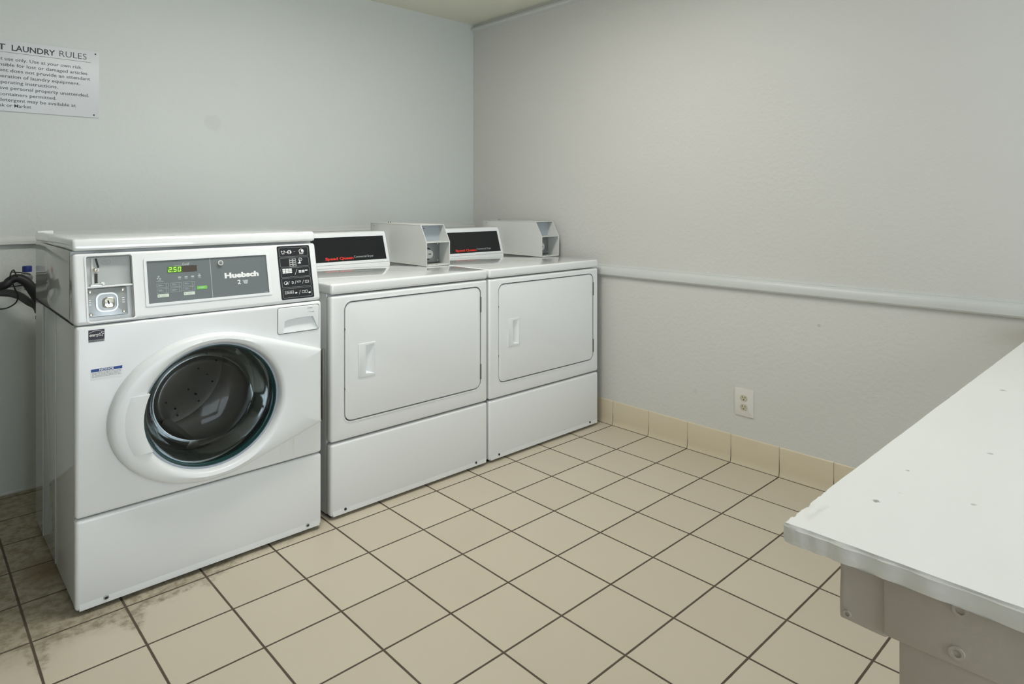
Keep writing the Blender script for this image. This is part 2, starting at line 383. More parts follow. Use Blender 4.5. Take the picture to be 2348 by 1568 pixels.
# cove base tiles along the right wall (one moulding, tile by tile)
prof = [(0.0258, 0.0), (0.0285, 0.006), (0.0315, 0.016), (0.0325, 0.03), (0.0330, 0.112), (0.0345, 0.1165), (XR, 0.1175), (XR, 0.0)]
b = BM()
y = YF + 0.01; edges = [YB-0.001]
j = -5
while -j*T > YF:
    if -j*T < YB-0.01: edges.append(-j*T)
    j += 1
edges.append(YF+0.001)
for i in range(len(edges)-1):
    y1, y0 = edges[i]-0.0016, edges[i+1]+0.0016
    t = bmesh.new(); A = [t.verts.new((x, y0, z)) for x, z in prof]; B = [t.verts.new((x, y1, z)) for x, z in prof]
    n = len(prof); t.faces.new(A); t.faces.new(B[::-1])
    for k in range(n): t.faces.new([A[k], A[(k+1) % n], B[(k+1) % n], B[k]])
    merge(b, t)
bb = struct('baseboard_right', b, M['cove'], angle=50)
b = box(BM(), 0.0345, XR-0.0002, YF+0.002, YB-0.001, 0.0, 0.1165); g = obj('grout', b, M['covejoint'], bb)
b = box(BM(), 0.0228, 0.0345, YF+0.002, YB-0.001, 0.0, 0.0012); obj('floor_joint', b, M['covegrout'], bb)
# thin vinyl base on back wall
struct('baseboard_back', box(BM(), XL, 0.02, YB-0.006, YB, 0, 0.012, 0.002), M['rail'])

def rail(name, prof, axis):
    b = BM()
    if axis == 'y': A = [b.verts.new((XR-d, YF, z)) for d, z in prof]; B = [b.verts.new((XR-d, YB, z)) for d, z in prof]
    else: A = [b.verts.new((XL, YB-d, z)) for d, z in prof]; B = [b.verts.new((XR, YB-d, z)) for d, z in prof]
    n = len(prof); b.faces.new(A); b.faces.new(B[::-1])
    for k in range(n): b.faces.new([A[k], A[(k+1) % n], B[(k+1) % n], B[k]])
    return struct(name, b, M['rail'], angle=30)
rail('trim_1', [(0, .7835), (.003, .7825), (.004, .778), (.006, .7765), (.0065, .772), (.013, .768), (.018, .760), (.0195, .745), (.019, .735), (.015, .729), (0, .726)], 'y')
rail('trim_3', [(0, .965), (.004, .964), (.010, .960), (.012, .950), (.022, .943), (.022, .932), (.018, .930), (0, .930)], 'x')
rail('trim_4', [(0, 2.150), (.012, 2.1495), (.018, 2.143), (.020, 2.134), (.016, 2.126), (.006, 2.121), (0, 2.119)], 'y')

# ------------------------------------------------------------ washer
WX0, WX1 = -2.178, -1.483
wash = thing('washing_machine', 'white front-loading coin washer with round dark glass door, leftmost of the three machines', 'washing machine', (-1.83, 0.38, 0))
FY = 0.037
FW = Fr((0, FY, 0), (1, 0, 0), (0, 0, 1), (0, -1, 0))            # flat front: a = X, b = Z, c = out towards the room
DCX, DCZ, GRX, GRZ = -1.830, 0.486, 0.1955, 0.183
def ell(cx, cz, rx, rz, n=96): return [(cx+rx*math.cos(2*math.pi*i/n), cz+rz*math.sin(2*math.pi*i/n)) for i in range(n)]
# cabinet: hollow behind the door
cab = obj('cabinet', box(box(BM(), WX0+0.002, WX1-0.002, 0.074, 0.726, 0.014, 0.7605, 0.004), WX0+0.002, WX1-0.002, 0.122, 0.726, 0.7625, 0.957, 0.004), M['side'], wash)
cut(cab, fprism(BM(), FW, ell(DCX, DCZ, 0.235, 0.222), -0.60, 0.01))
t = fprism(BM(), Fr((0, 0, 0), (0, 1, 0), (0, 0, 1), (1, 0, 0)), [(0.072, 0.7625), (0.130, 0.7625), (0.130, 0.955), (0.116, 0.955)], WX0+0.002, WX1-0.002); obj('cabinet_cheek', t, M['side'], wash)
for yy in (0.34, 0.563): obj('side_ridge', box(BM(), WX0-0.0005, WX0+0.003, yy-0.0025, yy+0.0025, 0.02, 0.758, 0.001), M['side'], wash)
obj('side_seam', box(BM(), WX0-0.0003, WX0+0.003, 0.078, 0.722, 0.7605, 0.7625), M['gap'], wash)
# front panel slab with door opening
fp = obj('front_panel', box(BM(), WX0, WX1, FY, 0.070, 0.2545, 0.7595, 0.009, 4), M['white'], wash)
cut(fp, fprism(BM(), FW, ell(DCX, DCZ, 0.225, 0.21), -0.08, 0.05), fprism(BM(), FW, rrect(-1.6355, -1.4915, 0.6655, 0.7515, 0.008), -0.014, 0.05))
# lower panel with turned-in bottom edge
YZ = Fr((0, 0, 0), (0, 1, 0), (0, 0, 1), (1, 0, 0))
def kick_strip(b, x0, x1, fy, z0): fprism(b, YZ, [(fy+0.001, z0+0.0260), (fy-0.0018, z0+0.0050), (fy-0.0014, z0+0.0015), (fy+0.004, z0), (fy+0.02, z0)], x0+0.009, x1-0.009)
b = BM(); box(b, WX0, WX1, FY, 0.070, 0.0125, 0.2505, 0.009, 4); kick_strip(b, WX0, WX1, FY, 0.0115)
lp = obj('lower_panel', b, M['white'], wash)
b = BM(); box(b, WX0+0.012, WX1-0.012, 0.062, 0.70, 0.0, 0.014); obj('base', b, M['dark'], wash)  # black block, its colour stands in for the shadow under the washer
for (x, z) in ((-2.108, 0.026), (-1.533, 0.026)):
    s = fdisc(BM(), FW, x, z, 0.0065, -0.005, 0.0032, 16, 0.0008, 0.0055); so = obj('screw', s, M['steelplate'], wash)
    obj('screw_recess', fdisc(BM(), FW, x, z, 0.004, 0.0028, 0.0036, 12, 0, 0.0034), M['dark'], so)
# leaning console
CS = Fr((0, 0.040, 0.762), (1, 0, 0), (0, 0.045, 0.19), (0, -0.19, 0.045))
b = BM(); fbox(b, CS, WX0, WX1, 0.002, 0.1955, -0.034, 0.0, 0.010, 4)
con = obj('console', b, M['white'], wash)
SR = (-2.147, -2.037, 0.009, 0.185)
cut(con, fprism(BM(), CS, rrect(*SR, 0.006), -0.024, 0.02), fprism(BM(), CS, rrect(-2.006, -1.650, 0.037, 0.168, 0.006), -0.0028, 0.02))
# raised lip around both recesses
b = BM(); fring(b, CS, rrect(SR[0]-0.004, SR[1]+0.004, SR[2]-0.004, SR[3]+0.004, 0.009), rrect(SR[0], SR[1], SR[2], SR[3], 0.006), -0.001, 0.002); 
obj('recess_lip', b, M['white'], con)
# coin mechanism
b = fprism(BM(), CS, rrect(SR[0]+0.001, SR[1]-0.001, 0.101, SR[3]-0.001, 0.003), -0.0235, -0.016); cp = obj('coin_plate', b, M['platelight'], con)
b = BM(); fbox(b, CS, SR[0]+0.001, SR[1]-0.001, 0.0985, 0.1035, -0.0235, -0.001, 0.0012); obj('shelf', b, M['white'], con)
b = BM()
def quad_prism(bm, F, pts, c0, c1): return fprism(bm, F, pts, c0, c1)
quad_prism(b, CS, [(-2.1185, 0.181), (-2.1235, 0.181), (-2.1185, 0.155), (-2.1135, 0.155)], -0.0158, -0.0150)
quad_prism(b, CS, [(-2.1185, 0.139), (-2.1255, 0.139), (-2.1265, 0.113), (-2.1195, 0.113)], -0.0158, -0.0150)
obj('coin_slot', b, M['dark'], con)
b = BM(); fbox(b, CS, -2.1335, -2.1275, 0.108, 0.182, -0.016, -0.0135, 0.001); fdisc(b, CS, -2.119, 0.1485, 0.0045, -0.016, -0.0125, 14); obj('slot_guide', b, M['boxmetal'], con)
b = BM(); fsphere(b, CS.p(-2.1265, 0.1465, -0.003), 0.0065); fdisc(b, CS, -2.1255, 0.1465, 0.0035, -0.016, -0.006, 14); obj('coin_return_knob', b, M['chrome'], con)
b = BM(); fprism(b, CS, rrect(-2.139, -2.109, 0.1035, 0.1105, 0.003), -0.016, -0.004, 0.001); fprism(b, CS, rrect(-2.112, -2.104, 0.106, 0.114, 0.002), -0.016, -0.010); obj('coin_cup', b, M['steel'], con)
b = BM(); F_ = rrect(-2.109, -2.086, 0.164, 0.176, 0.0055); I_ = rrect(-2.1082, -2.0868, 0.1648, 0.1752, 0.0048); fring(b, CS, F_, I_, -0.016, -0.0155)
curve_text(b, CS, '25¢', -2.102, -2.092, 0.1675, 0.1725, -0.0158); obj('coin_plate_print', b, M['inkgrey'], con)
# cash box plate
pl_ = obj('cash_box_plate', fprism(BM(), CS, rrect(-2.1455, -2.051, 0.0215, 0.0975, 0.002), -0.0235, -0.0125, 0.001), M['steelplate'], con)
for (x, s) in ((-2.139, 0.090), (-2.061, 0.090), (-2.139, 0.0285), (-2.061, 0.030)):
    obj('rivet', fdisc(BM(), CS, x, s, 0.0045, -0.013, -0.0092, 16, 0.0018), M['chrome'], con)
for (xa_, xb_) in ((-2.1425, -2.138), (-2.064, -2.058)):
    b = BM()
    for k in range(3): fbox(b, CS, xa_, xb_, 0.0540+k*0.006, 0.0558+k*0.006, -0.0126, -0.0118)
    obj('plate_slot', b, M['steel'], con)
b = BM(); o_ = rrect(-2.127, -2.074, 0.032, 0.0845, 0.017); i_ = rrect(-2.1225, -2.0775, 0.0362, 0.0803, 0.014); i2 = rrect(-2.1215, -2.0785, 0.037, 0.0795, 0.013)
fring(b, CS, o_, i_, -0.0126, -0.0095); obj('lock_surround', b, M['steel'], con)
obj('lock_well', fprism(BM(), CS, i_, -0.0128, -0.0120), M['steelplate'], con)
obj('lock', fprism(BM(), CS, rrect(-2.111, -2.0825, 0.0405, 0.0715, 0.011), -0.0125, -0.001, 0.004, 4), M['chrome'], con)
b = BM(); quad_prism(b, CS, [(-2.0985, 0.062), (-2.1020, 0.062), (-2.0995, 0.0515), (-2.0960, 0.0515)], -0.0012, -0.0004); obj('keyhole', b, M['dark'], con)
# bezel and overlay of the display panel
PANEL = (-2.001, -1.656, 0.0415, 0.1625)
b = BM(); fring(b, CS, rrect(-2.0085, -1.6465, 0.034, 0.1705, 0.004), rrect(PANEL[0], PANEL[1], PANEL[2], PANEL[3], 0.001), -0.0026, 0.0022)
obj('panel_bezel', b, M['plastic'], con)
pan = obj('display_panel', fbox(BM(), CS, PANEL[0]-0.001, PANEL[1]+0.001, PANEL[2]-0.001, PANEL[3]+0.001, -0.0028, -0.0010), M['panelgrey'], wash)
CP = Fr(CS.p(0, 0, -0.0010), CS.u, CS.v, CS.n)
b = fbox(BM(), CP, -1.8285, -1.8270, PANEL[2]+0.001, PANEL[3]-0.001, 0.0001, 0.0005)
obj('divider_line', b, M['inksoft'], pan)
disp = obj('display', fbox(BM(), CP, -1.9475, -1.8665, 0.1255, 0.1435, 0.0001, 0.0006), M['leddark'], pan)
obj('lit_display', fbox(BM(), CP, -1.9475, -1.9085, 0.1255, 0.1435, 0.0006, 0.0009), M['ledgreen'], pan)
def seg7(bm, ch, a, b0, w, h, t):
    on = {'2': 'abged', '5': 'afgcd', '0': 'abcdef'}[ch]; sl = 0.12
    def bar(x0, y0, x1, y1):
        pts = [(x0, y0), (x1, y0), (x1, y1), (x0, y1)]
        fprism(bm, CP, [(a+p+sl*q, b0+q) for p, q in pts], 0.0009, 0.0012)
    m = t*0.6
    if 'a' in on: bar(m, h-t, w-m, h)
    if 'd' in on: bar(m, 0, w-m, t)
    if 'g' in on: bar(m, h/2-t/2, w-m, h/2+t/2)
    if 'f' in on: bar(0, h/2+m*.6, t, h-m)
    if 'b' in on: bar(w-t, h/2+m*.6, w, h-m)
    if 'e' in on: bar(0, m, t, h/2-m*.6)
    if 'c' in on: bar(w-t, m, w, h/2-m*.6)
b = BM(); seg7(b, '2', -1.9450, 0.1280, 0.0085, 0.0132, 0.0014); seg7(b, '5', -1.9318, 0.1280, 0.0080, 0.0132, 0.0014); seg7(b, '0', -1.9196, 0.1280, 0.0080, 0.0132, 0.0014)
fbox(b, CP, -1.9349, -1.9335, 0.1278, 0.1292, 0.0009, 0.0012); obj('digits', b, M['led'], pan)
# logo over the display, icon row, key frames
b = BM(); curve_text(b, CP, 'quantum', -1.9275, -1.9080, 0.1440, 0.1470, 0.0002, 0.02); curve_text(b, CP, 'Gold', -1.9065, -1.8865, 0.1445, 0.1530, 0.0002, 0.02, 0.3); obj('display_wordmark', b, M['inksoft'], pan)
for x in (-1.916, -1.898, -1.880, -1.861):
    b = BM(); fprism(b, CP, rrect(x-0.0042, x+0.0042, 0.1085, 0.1130, 0.001), 0.0001, 0.0004); fbox(b, CP, x-0.004, x+0.004, 0.1050, 0.1062, 0.0001, 0.0004)
    if x == -1.861: fdisc(b, CP, -1.861, 0.1155, 0.0022, 0.0001, 0.0004, 12)
    obj('panel_icon', b, M['inksoft'], pan)
b = BM(); fdisc(b, CP, -1.9715, 0.1165, 0.0026, 0.0001, 0.0004, 12); fdisc(b, CP, -1.9745, 0.1115, 0.0022, 0.0001, 0.0004, 12); fdisc(b, CP, -1.968, 0.110, 0.0022, 0.0001, 0.0004, 12)
fbox(b, CP, -1.974, -1.965, 0.1050, 0.1060, 0.0001, 0.0004); fbox(b, CP, -1.979, -1.959, 0.1015, 0.1028, 0.0001, 0.0004); obj('panel_icon', b, M['inksoft'], pan)
for (x0, x1) in ((-1.978, -1.947), (-1.942, -1.912), (-1.908, -1.876)):
    for (s0, s1) in ((0.0840, 0.0960), (0.0690, 0.0815)):
        b = BM(); fframe(b, CP, x0, x1, s0, s1, 0.0007, 0.0001, 0.0004); fbox(b, CP, x1-0.0068, x1-0.0060, s0, s1, 0.0001, 0.0004)
        fbox(b, CP, x0+0.004, x0+0.018, s0+0.0050, s0+0.0062, 0.0001, 0.0004); fbox(b, CP, x0+0.004, x0+0.013, s0+0.0080, s0+0.0090, 0.0001, 0.0004)
        obj('key_outline', b, M['inksoft'], pan)
for (x0, x1) in ((-1.9775, -1.9475), (-1.9075, -1.8770)):
    obj('pale_key', fprism(BM(), CP, rrect(x0, x1, 0.0568, 0.0660, 0.001), 0.0001, 0.0006), M['paleg'], pan, label='pale green key')
    b = BM(); x = x0+0.0035; fbox(b, CP, x-0.0015, x+0.002, 0.0600, 0.0625, 0.0006, 0.0008); fbox(b, CP, x+0.007, x+0.018, 0.0590, 0.0597, 0.0006, 0.0008); fbox(b, CP, x+0.007, x+0.018, 0.0625, 0.0632, 0.0006, 0.0008)
    obj('key_print', b, M['inkgrey'], pan)
obj('start_key', fprism(BM(), CP, rrect(-1.8705, -1.8415, 0.0705, 0.0805, 0.002), 0.0001, 0.0007), M['green'], pan, label='green start key')
b = BM(); curve_text(b, CP, 'START', -1.866, -1.848, 0.0738, 0.0775, 0.0007, 0.02); obj('start_key_print', b, M['paleg'], pan)
# key lock, maker's name, load mark
b = BM(); fdisc(b, CP, -1.7985, 0.1450, 0.0080, 0, 0.006, 24, 0.0012); lk = obj('panel_lock', b, M['boxmetal'], pan)
b = BM(); fdisc(b, CP, -1.7985, 0.1450, 0.0048, 0.0058, 0.0064, 20); obj('lock_face', b, M['panelgrey'], pan)
b = BM(); fdisc(b, CP, -1.7978, 0.1450, 0.0022, 0.0060, 0.0070, 14); obj('lock_pin', b, M['chrome'], pan)
b = BM(); curve_text(b, CP, 'Huebsch', -1.7885, -1.6840, 0.0965, 0.1135, 0.0002, 0.055); obj('maker_name', b, M['ink'], pan)
b = BM(); curve_text(b, CP, '2', -1.7515, -1.7415, 0.0760, 0.0895, 0.0002, 0.02)
obj('load_number', b, M['ink'], pan)
b = BM(); fprism(b, CP, [(-1.7355, 0.0885), (-1.7320, 0.0770), (-1.7290, 0.0755), (-1.7225, 0.0755), (-1.7205, 0.0780), (-1.7190, 0.0890), (-1.7225, 0.0870), (-1.7260, 0.0885), (-1.7300, 0.0865)], 0.0001, 0.0004)
obj('basket_mark', b, M['inksoft'], pan); obj('small_print', fbox(BM(), CP, -1.6700, -1.6600, 0.0440, 0.0450, 0.0001, 0.0004), M['inksoft'], pan)
# black instruction overlay, five cells
ins = obj('instruction_panel', fprism(BM(), CS, rrect(-1.6180, -1.5060, 0.0125, 0.1880, 0.005), -0.0005, 0.0006), M['panelblack'], wash)
CI = Fr(CS.p(0, 0, 0.0006), CS.u, CS.v, CS.n); x0, x1 = -1.6120, -1.5125
b = BM()
for k in range(5):
    b = BM(); s0 = 0.0175+k*0.0336; s1 = s0+0.0305
    o_ = rrect(x0, x1, s0, s1, 0.004); i_ = rrect(x0+0.0008, x1-0.0008, s0+0.0008, s1-0.0008, 0.0033); fring(b, CI, o_, i_, 0, 0.0003); obj('cell_outline', b, M['inkgrey'], ins)
b = BM()
s = 0.1672                                                       # top cell: shirt, arrow, machine, machine
def poly(pts, c=0.0003): fprism(b, CI, pts, 0, c)
def shirt(x, s, k=1.0):
    P_ = [(-.007, .004), (-.004, .006), (-.0015, .0045), (.0015, .0045), (.004, .006), (.007, .004), (.0055, .0005), (.004, .001), (.004, -.006), (-.004, -.006), (-.004, .001), (-.0055, .0005)]
    o_ = [(x+a*k, s+c*k) for a, c in P_]; i_ = [(x+a*k*.72, s+c*k*.72) for a, c in P_]; fring(b, CI, o_, i_, 0, 0.0003)
shirt(-1.5985, s); fbox(b, CI, -1.590, -1.583, s-.0006, s+.0006, 0, .0003)
fring(b, CI, ell(-1.577, s, .0075, .0065, 20), ell(-1.577, s, .0058, .0050, 20), 0, .0003); poly([(-1.583, s+.003), (-1.577, s), (-1.583, s-.003)]); fdisc(b, CI, -1.5725, s, .0032, 0, .0003, 12)
fbox(b, CI, -1.5615, -1.5575, s-.0005, s+.0005, 0, .0003)
fring(b, CI, ell(-1.5355, s+.001, .0085, .0080, 20), ell(-1.5355, s+.001, .0068, .0064, 20), 0, .0003); fdisc(b, CI, -1.5325, s+.002, .0040, 0, .0003, 12); fframe(b, CI, -1.5425, -1.5295, s-.009, s-.004, .0008, 0, .0003)
obj('instruction_symbols', b, M['ink'], ins); b = BM(); s = 0.1336                                                       # second cell: grid of buttons and pointing hand
for r in range(4):
    fframe(b, CI, -1.5800, -1.5690, s-.0140+r*.0066, s-.0086+r*.0066, .0008, 0, .0003); fframe(b, CI, -1.5685, -1.5575, s-.0140+r*.0066, s-.0086+r*.0066, .0008, 0, .0003)
poly([(-1.5530, s-.004), (-1.5465, s-.0015), (-1.5440, s+.008), (-1.5420, s+.008), (-1.5430, s-.001), (-1.5395, s-.006), (-1.5470, s-.007)])
fring(b, CI, ell(-1.542, s+.007, .0065, .0055, 16), ell(-1.542, s+.007, .0052, .0043, 16), 0, .0003)
obj('instruction_symbols', b, M['ink'], ins); b = BM(); s = 0.1002                                                       # third cell: blocks
for i in range(3):
    for r in range(3): fbox(b, CI, -1.6060+i*.0110, -1.5965+i*.0110, s-.0025+r*.0052, s+.0018+r*.0052, 0, .0003)
    for r in range(2 if i < 2 else 1): fbox(b, CI, -1.5515+i*.0110, -1.5425+i*.0110, s-.0035+(1-r)*.0048, s+.0002+(1-r)*.0048, 0, .0003)
poly([(-1.5655, s-.009), (-1.5645, s-.009), (-1.5560, s+.009), (-1.5570, s+.009)])
obj('instruction_symbols', b, M['ink'], ins); b = BM(); s = 0.0662                                                       # fourth cell
fring(b, CI, ell(-1.5985, s, .0065, .0055, 18), ell(-1.5985, s, .0052, .0043, 18), 0, .0003); poly([(-1.5990, s-.003), (-1.5940, s-.0035), (-1.5945, s+.003), (-1.5965, s+.001)])
for x in (-1.5890, -1.5660, -1.5400): poly([(x-.003, s-.006), (x-.002, s-.006), (x+.003, s+.006), (x+.002, s+.006)])
curve_text(b, CI, 'D', -1.5785, -1.5725, s-.0045, s+.0045, 0, 0.01); fframe(b, CI, -1.5600, -1.5480, s-.001, s+.004, .0009, 0, .0003); fframe(b, CI, -1.5330, -1.5200, s-.004, s+.004, .001, 0, .0003); fbox(b, CI, -1.5270, -1.5262, s-.004, s+.004, 0, .0003)
obj('instruction_symbols', b, M['ink'], ins); b = BM(); s = 0.0325                                                       # bottom cell
for i in range(3): fframe(b, CI, -1.6050+i*.0105, -1.5965+i*.0105, s-.002, s+.0075, .0009, 0, .0003); fbox(b, CI, -1.6050+i*.0105, -1.5965+i*.0105, s+.002, s+.003, 0, .0003)
for i in range(2): fframe(b, CI, -1.5470+i*.0105, -1.5385+i*.0105, s-.003, s+.0055, .0009, 0, .0003)
poly([(-1.5725, s-.0005), (-1.5680, s+.0020), (-1.5630, s+.0005), (-1.5655, s-.0030), (-1.5700, s-.0030)]); poly([(-1.5260, s-.0030), (-1.5215, s-.0005), (-1.5165, s-.0020), (-1.5190, s-.0055), (-1.5235, s-.0055)])
poly([(-1.5575, s-.006), (-1.5565, s-.006), (-1.5520, s+.007), (-1.5530, s+.007)])
obj('instruction_symbols', b, M['ink'], ins)
# lid
b = BM(); box(b, WX0, WX1, 0.0, 1.0, 0.0, 1.0)
for v in b.verts:
    v.co.z = 0.9575 if v.co.z < .5 else 0.9895
    v.co.y = (0.081 if v.co.z < .97 else 0.088) if v.co.y < .5 else 0.730
bmesh.ops.bevel(b, geom=list(b.edges), offset=0.009, segments=4, profile=0.5, affect='EDGES')
obj('lid', b, M['lidgloss'], wash)
obj('lid_edge_strip', box(BM(), WX0+0.005, WX0+0.05, 0.715, 0.731, 0.985, 0.9915, 0.001), M['plastic'], wash)
# detergent drawer
dr = obj('detergent_drawer', fprism(BM(), FW, rrect(-1.6335, -1.4935, 0.6675, 0.7495, 0.007), -0.013, 0.0022, 0.0018, 3), M['plastic'], wash)
t = bmesh.new()
A = [(-1.616, 0.670), (-1.4965, 0.670), (-1.5145, 0.7125), (-1.530, 0.7138), (-1.566, 0.7135), (-1.598, 0.7105), (-1.611, 0.7070)]
lo = [t.verts.new(FW.p(a, z, 0.01)) for a, z in A]; hi = [t.verts.new(FW.p(a, z, (-0.0005 if z < .69 else -0.0105))) for a, z in A]
t.faces.new(lo); t.faces.new(hi[::-1])
for i in range(len(A)): t.faces.new([lo[i], lo[(i+1) % len(A)], hi[(i+1) % len(A)], hi[i]])
bmesh.ops.triangulate(t, faces=t.faces); cut(dr, t)
b = BM(); curve_text(b, FW, 'HEAVY SOIL', -1.5365, -1.5120, 0.7395, 0.7420, 0.0022, 0.02) if False else None
fbox(b, FW, -1.5355, -1.5145, 0.7395, 0.7405, 0.0022, 0.0025); fbox(b, FW, -1.5335, -1.5185, 0.7415, 0.7423, 0.0022, 0.0025)
fbox(b, FW, -1.5325, -1.5115, 0.7275, 0.7288, 0.0022, 0.0025); fdisc(b, FW, -1.5135, 0.7282, 0.0016, 0.0022, 0.0025, 10); obj('drawer_print', b, M['inkgrey'], dr)

# door: convex outline of the round ring and the hinge tab
def hull(P):
    P = sorted(set(P)); 
    def half(Q):
        h = []
        for p in Q:
            while len(h) >= 2 and (h[-1][0]-h[-2][0])*(p[1]-h[-2][1])-(h[-1][1]-h[-2][1])*(p[0]-h[-2][0]) <= 0: h.pop()
            h.append(p)
        return h
    a, c = half(P), half(P[::-1]); return a[:-1]+c[:-1]
outer_e = ell(-1.838, 0.4855, 0.269, 0.2165, 180)
hl = hull(outer_e+[(-1.4925, 0.604), (-1.4925, 0.364)])
def ray_hull(h, cx, cz, th):
    dx, dz = math.cos(th), math.sin(th); best = 0
    for i in range(len(h)):
        (x1, z1), (x2, z2) = h[i], h[(i+1) % len(h)]
        ex, ez = x2-x1, z2-z1; det = dx*(-ez)+dz*ex
        if abs(det) < 1e-12: continue
        t = ((x1-cx)*(-ez)+(z1-cz)*ex)/det; u = (dx*(z1-cz)-dz*(x1-cx))/det
        if t > 0 and -1e-9 <= u <= 1+1e-9: best = max(best, t)
    return best
ND = 192
angs = sorted([2*math.pi*i/ND for i in range(ND)] + [math.atan2(zz-DCZ, -1.4925-DCX) % (2*math.pi) for zz in (0.604, 0.364)])
ND = len(angs)
OUT = []
for th in angs:
    r = ray_hull(hl, DCX, DCZ, th); OUT.append((DCX+r*math.cos(th), DCZ+r*math.sin(th)))
def gl(th, k): return (DCX+GRX*k*math.cos(th), DCZ+GRZ*k*math.sin(th))
def loop_pts(fn): return [fn(i, th) for i, th in enumerate(angs)]
def lerp(p, q, t): return (p[0]*(1-t)+q[0]*t, p[1]*(1-t)+q[1]*t)
def outw(i, d):                                                    # outline pulled in by d
    th = angs[i]; x, z = OUT[i]; r = math.hypot(x-DCX, z-DCZ); k = (r-d)/r; return (DCX+(x-DCX)*k, DCZ+(z-DCZ)*k)
loops = [
    (lambda i, th: (outw(i, 0), 0.0004)), (lambda i, th: (outw(i, 0.0008), 0.012)), (lambda i, th: (outw(i, 0.003), 0.020)),
    (lambda i, th: (outw(i, 0.009), 0.0258)), (lambda i, th: (outw(i, 0.018), 0.0285)),
    (lambda i, th: (lerp(outw(i, 0.018), gl(th, 1.09), 0.5), 0.0300)),
    (lambda i, th: (gl(th, 1.09), 0.0295)), (lambda i, th: (gl(th, 1.045), 0.0270)), (lambda i, th: (gl(th, 1.022), 0.0215)), (lambda i, th: (gl(th, 1.008), 0.010)), (lambda i, th: (gl(th, 1.004), -0.010))]
b = BM(); R_ = []
for fn in loops:
    row = []
    for i, th in enumerate(angs):
        (x, z), c = fn(i, th)
        row.append(b.verts.new(FW.p(x, z, c)))
    R_.append(row)
for a in range(len(R_)-1):
    for i in range(ND): b.faces.new([R_[a][i], R_[a][(i+1) % ND], R_[a+1][(i+1) % ND], R_[a+1][i]])
door = obj('door', b, M['plastic'], wash, angle=50)
# grip on the left of the ring
b = BM(); rows = []
for k in range(13):
    z = 0.399+(0.5585-0.399)*k/12
    gx = DCX-GRX*1.0*math.sqrt(max(0, 1-((z-DCZ)/GRZ)**2))          # glass edge at this height
    ox_ = -1.838-0.269*math.sqrt(1-((z-0.4855)/0.2165)**2)
    rows.append([(ox_+0.030, 0.0278), (ox_+0.040, 0.0306), (max(ox_+0.052, -2.045), 0.0335), (gx-0.004, 0.0350), (gx+0.0000, 0.0340), (gx+0.0015, 0.030), (gx+0.0005, 0.012)])
vr = [[b.verts.new(FW.p(x, 0.399+(0.5585-0.399)*k/12, c)) for x, c in r] for k, r in enumerate(rows)]
bk = [[b.verts.new(FW.p(x, 0.399+(0.5585-0.399)*k/12, 0.010)) for x in (rows[k][-1][0], rows[k][0][0])] for k in range(13)]
for k in range(12):
    ring0 = vr[k]+bk[k]; ring1 = vr[k+1]+bk[k+1]; n = len(ring0)
    for i in range(n): b.faces.new([ring0[i], ring0[(i+1) % n], ring1[(i+1) % n], ring1[i]])
b.faces.new(vr[0]+bk[0]); b.faces.new((vr[-1]+bk[-1])[::-1])
obj('door_grip', b, M['plastic'], door, angle=25)
obj('bezel_ring', fring(BM(), FW, [gl(th, 1.0045) for th in angs], [gl(th, 0.972) for th in angs], -0.012, 0.0040), M['bezel'], door)
def rings(specs, n=96):
    b = BM(); rr = [[b.verts.new(FW.p(DCX+GRX*k*math.cos(2*math.pi*i/n), DCZ+dz+GRZ*k*math.sin(2*math.pi*i/n), c)) for i in range(n)] for (k, c, dz) in specs]
    for a in range(len(rr)-1):
        for i in range(n): b.faces.new([rr[a][i], rr[a][(i+1) % n], rr[a+1][(i+1) % n], rr[a+1][i]])
    return b, rr
b, rr = rings([(0.978, -0.010, 0), (0.975, 0.002, 0), (0.955, 0.0035, 0), (0.935, -0.004, 0), (0.925, -0.020, 0)]); obj('glass_rim', b, M['teal'], door, angle=60)
b, rr = rings([(0.938, -0.006, 0), (0.91, -0.018, 0), (0.86, -0.045, 0), (0.81, -0.080, 0), (0.75, -0.110, 0), (0.66, -0.130, 0), (0.50, -0.142, 0), (0.30, -0.148, 0), (0.10, -0.150, 0)]); b.faces.new(rr[-1]); obj('door_glass', b, M['glass'], door, angle=60)
obj('hinge', box(BM(), -1.4915, -1.4840, 0.012, 0.040, 0.366, 0.602, 0.001), M['hingegrey'], door)  # dark strip painting the shadow between hinge tab and body edge
# gasket, drum
b, rr = rings([(1.10, -0.032, 0), (1.02, -0.030, 0), (0.99, -0.05, 0), (1.02, -0.075, 0), (0.97, -0.095, 0), (0.98, -0.12, 0), (0.93, -0.135, 0), (0.95, -0.16, 0)]); obj('gasket', b, M['gasket'], wash, angle=60)
b, rr = rings([(0.93, -0.155, 0), (0.95, -0.170, 0), (1.10, -0.180, 0), (1.13, -0.20, 0), (1.13, -0.50, 0), (1.08, -0.53, 0), (0.55, -0.515, 0), (0.45, -0.500, 0)]); b.faces.new(rr[-1]); drum = obj('drum', b, M['drum'], wash, angle=60)
for (ra, n0) in ((0.62, 9), (0.80, 12), (0.95, 14)):
    for k in range(n0):
        th = 2*math.pi*k/n0+ra; b = BM(); fdisc(b, FW, DCX+GRX*ra*math.cos(th), DCZ+GRZ*ra*math.sin(th), 0.0035, -0.522, -0.5135-0.001*(ra > .7)-0.0035*(ra > .9), 8); obj('drum_hole', b, M['dark'], drum)
for th0 in (0.6, 2.7, 4.75):
    b = BM(); c_ = []
    for dth, rr2 in ((-0.16, 1.12), (-0.05, 0.90), (0.05, 0.90), (0.16, 1.12)): c_.append((DCX+GRX*rr2*math.cos(th0+dth), DCZ+GRZ*rr2*math.sin(th0+dth)))
    fprism(b, FW, c_, -0.49, -0.21, 0.004); obj('drum_lifter', b, M['drum'], drum)
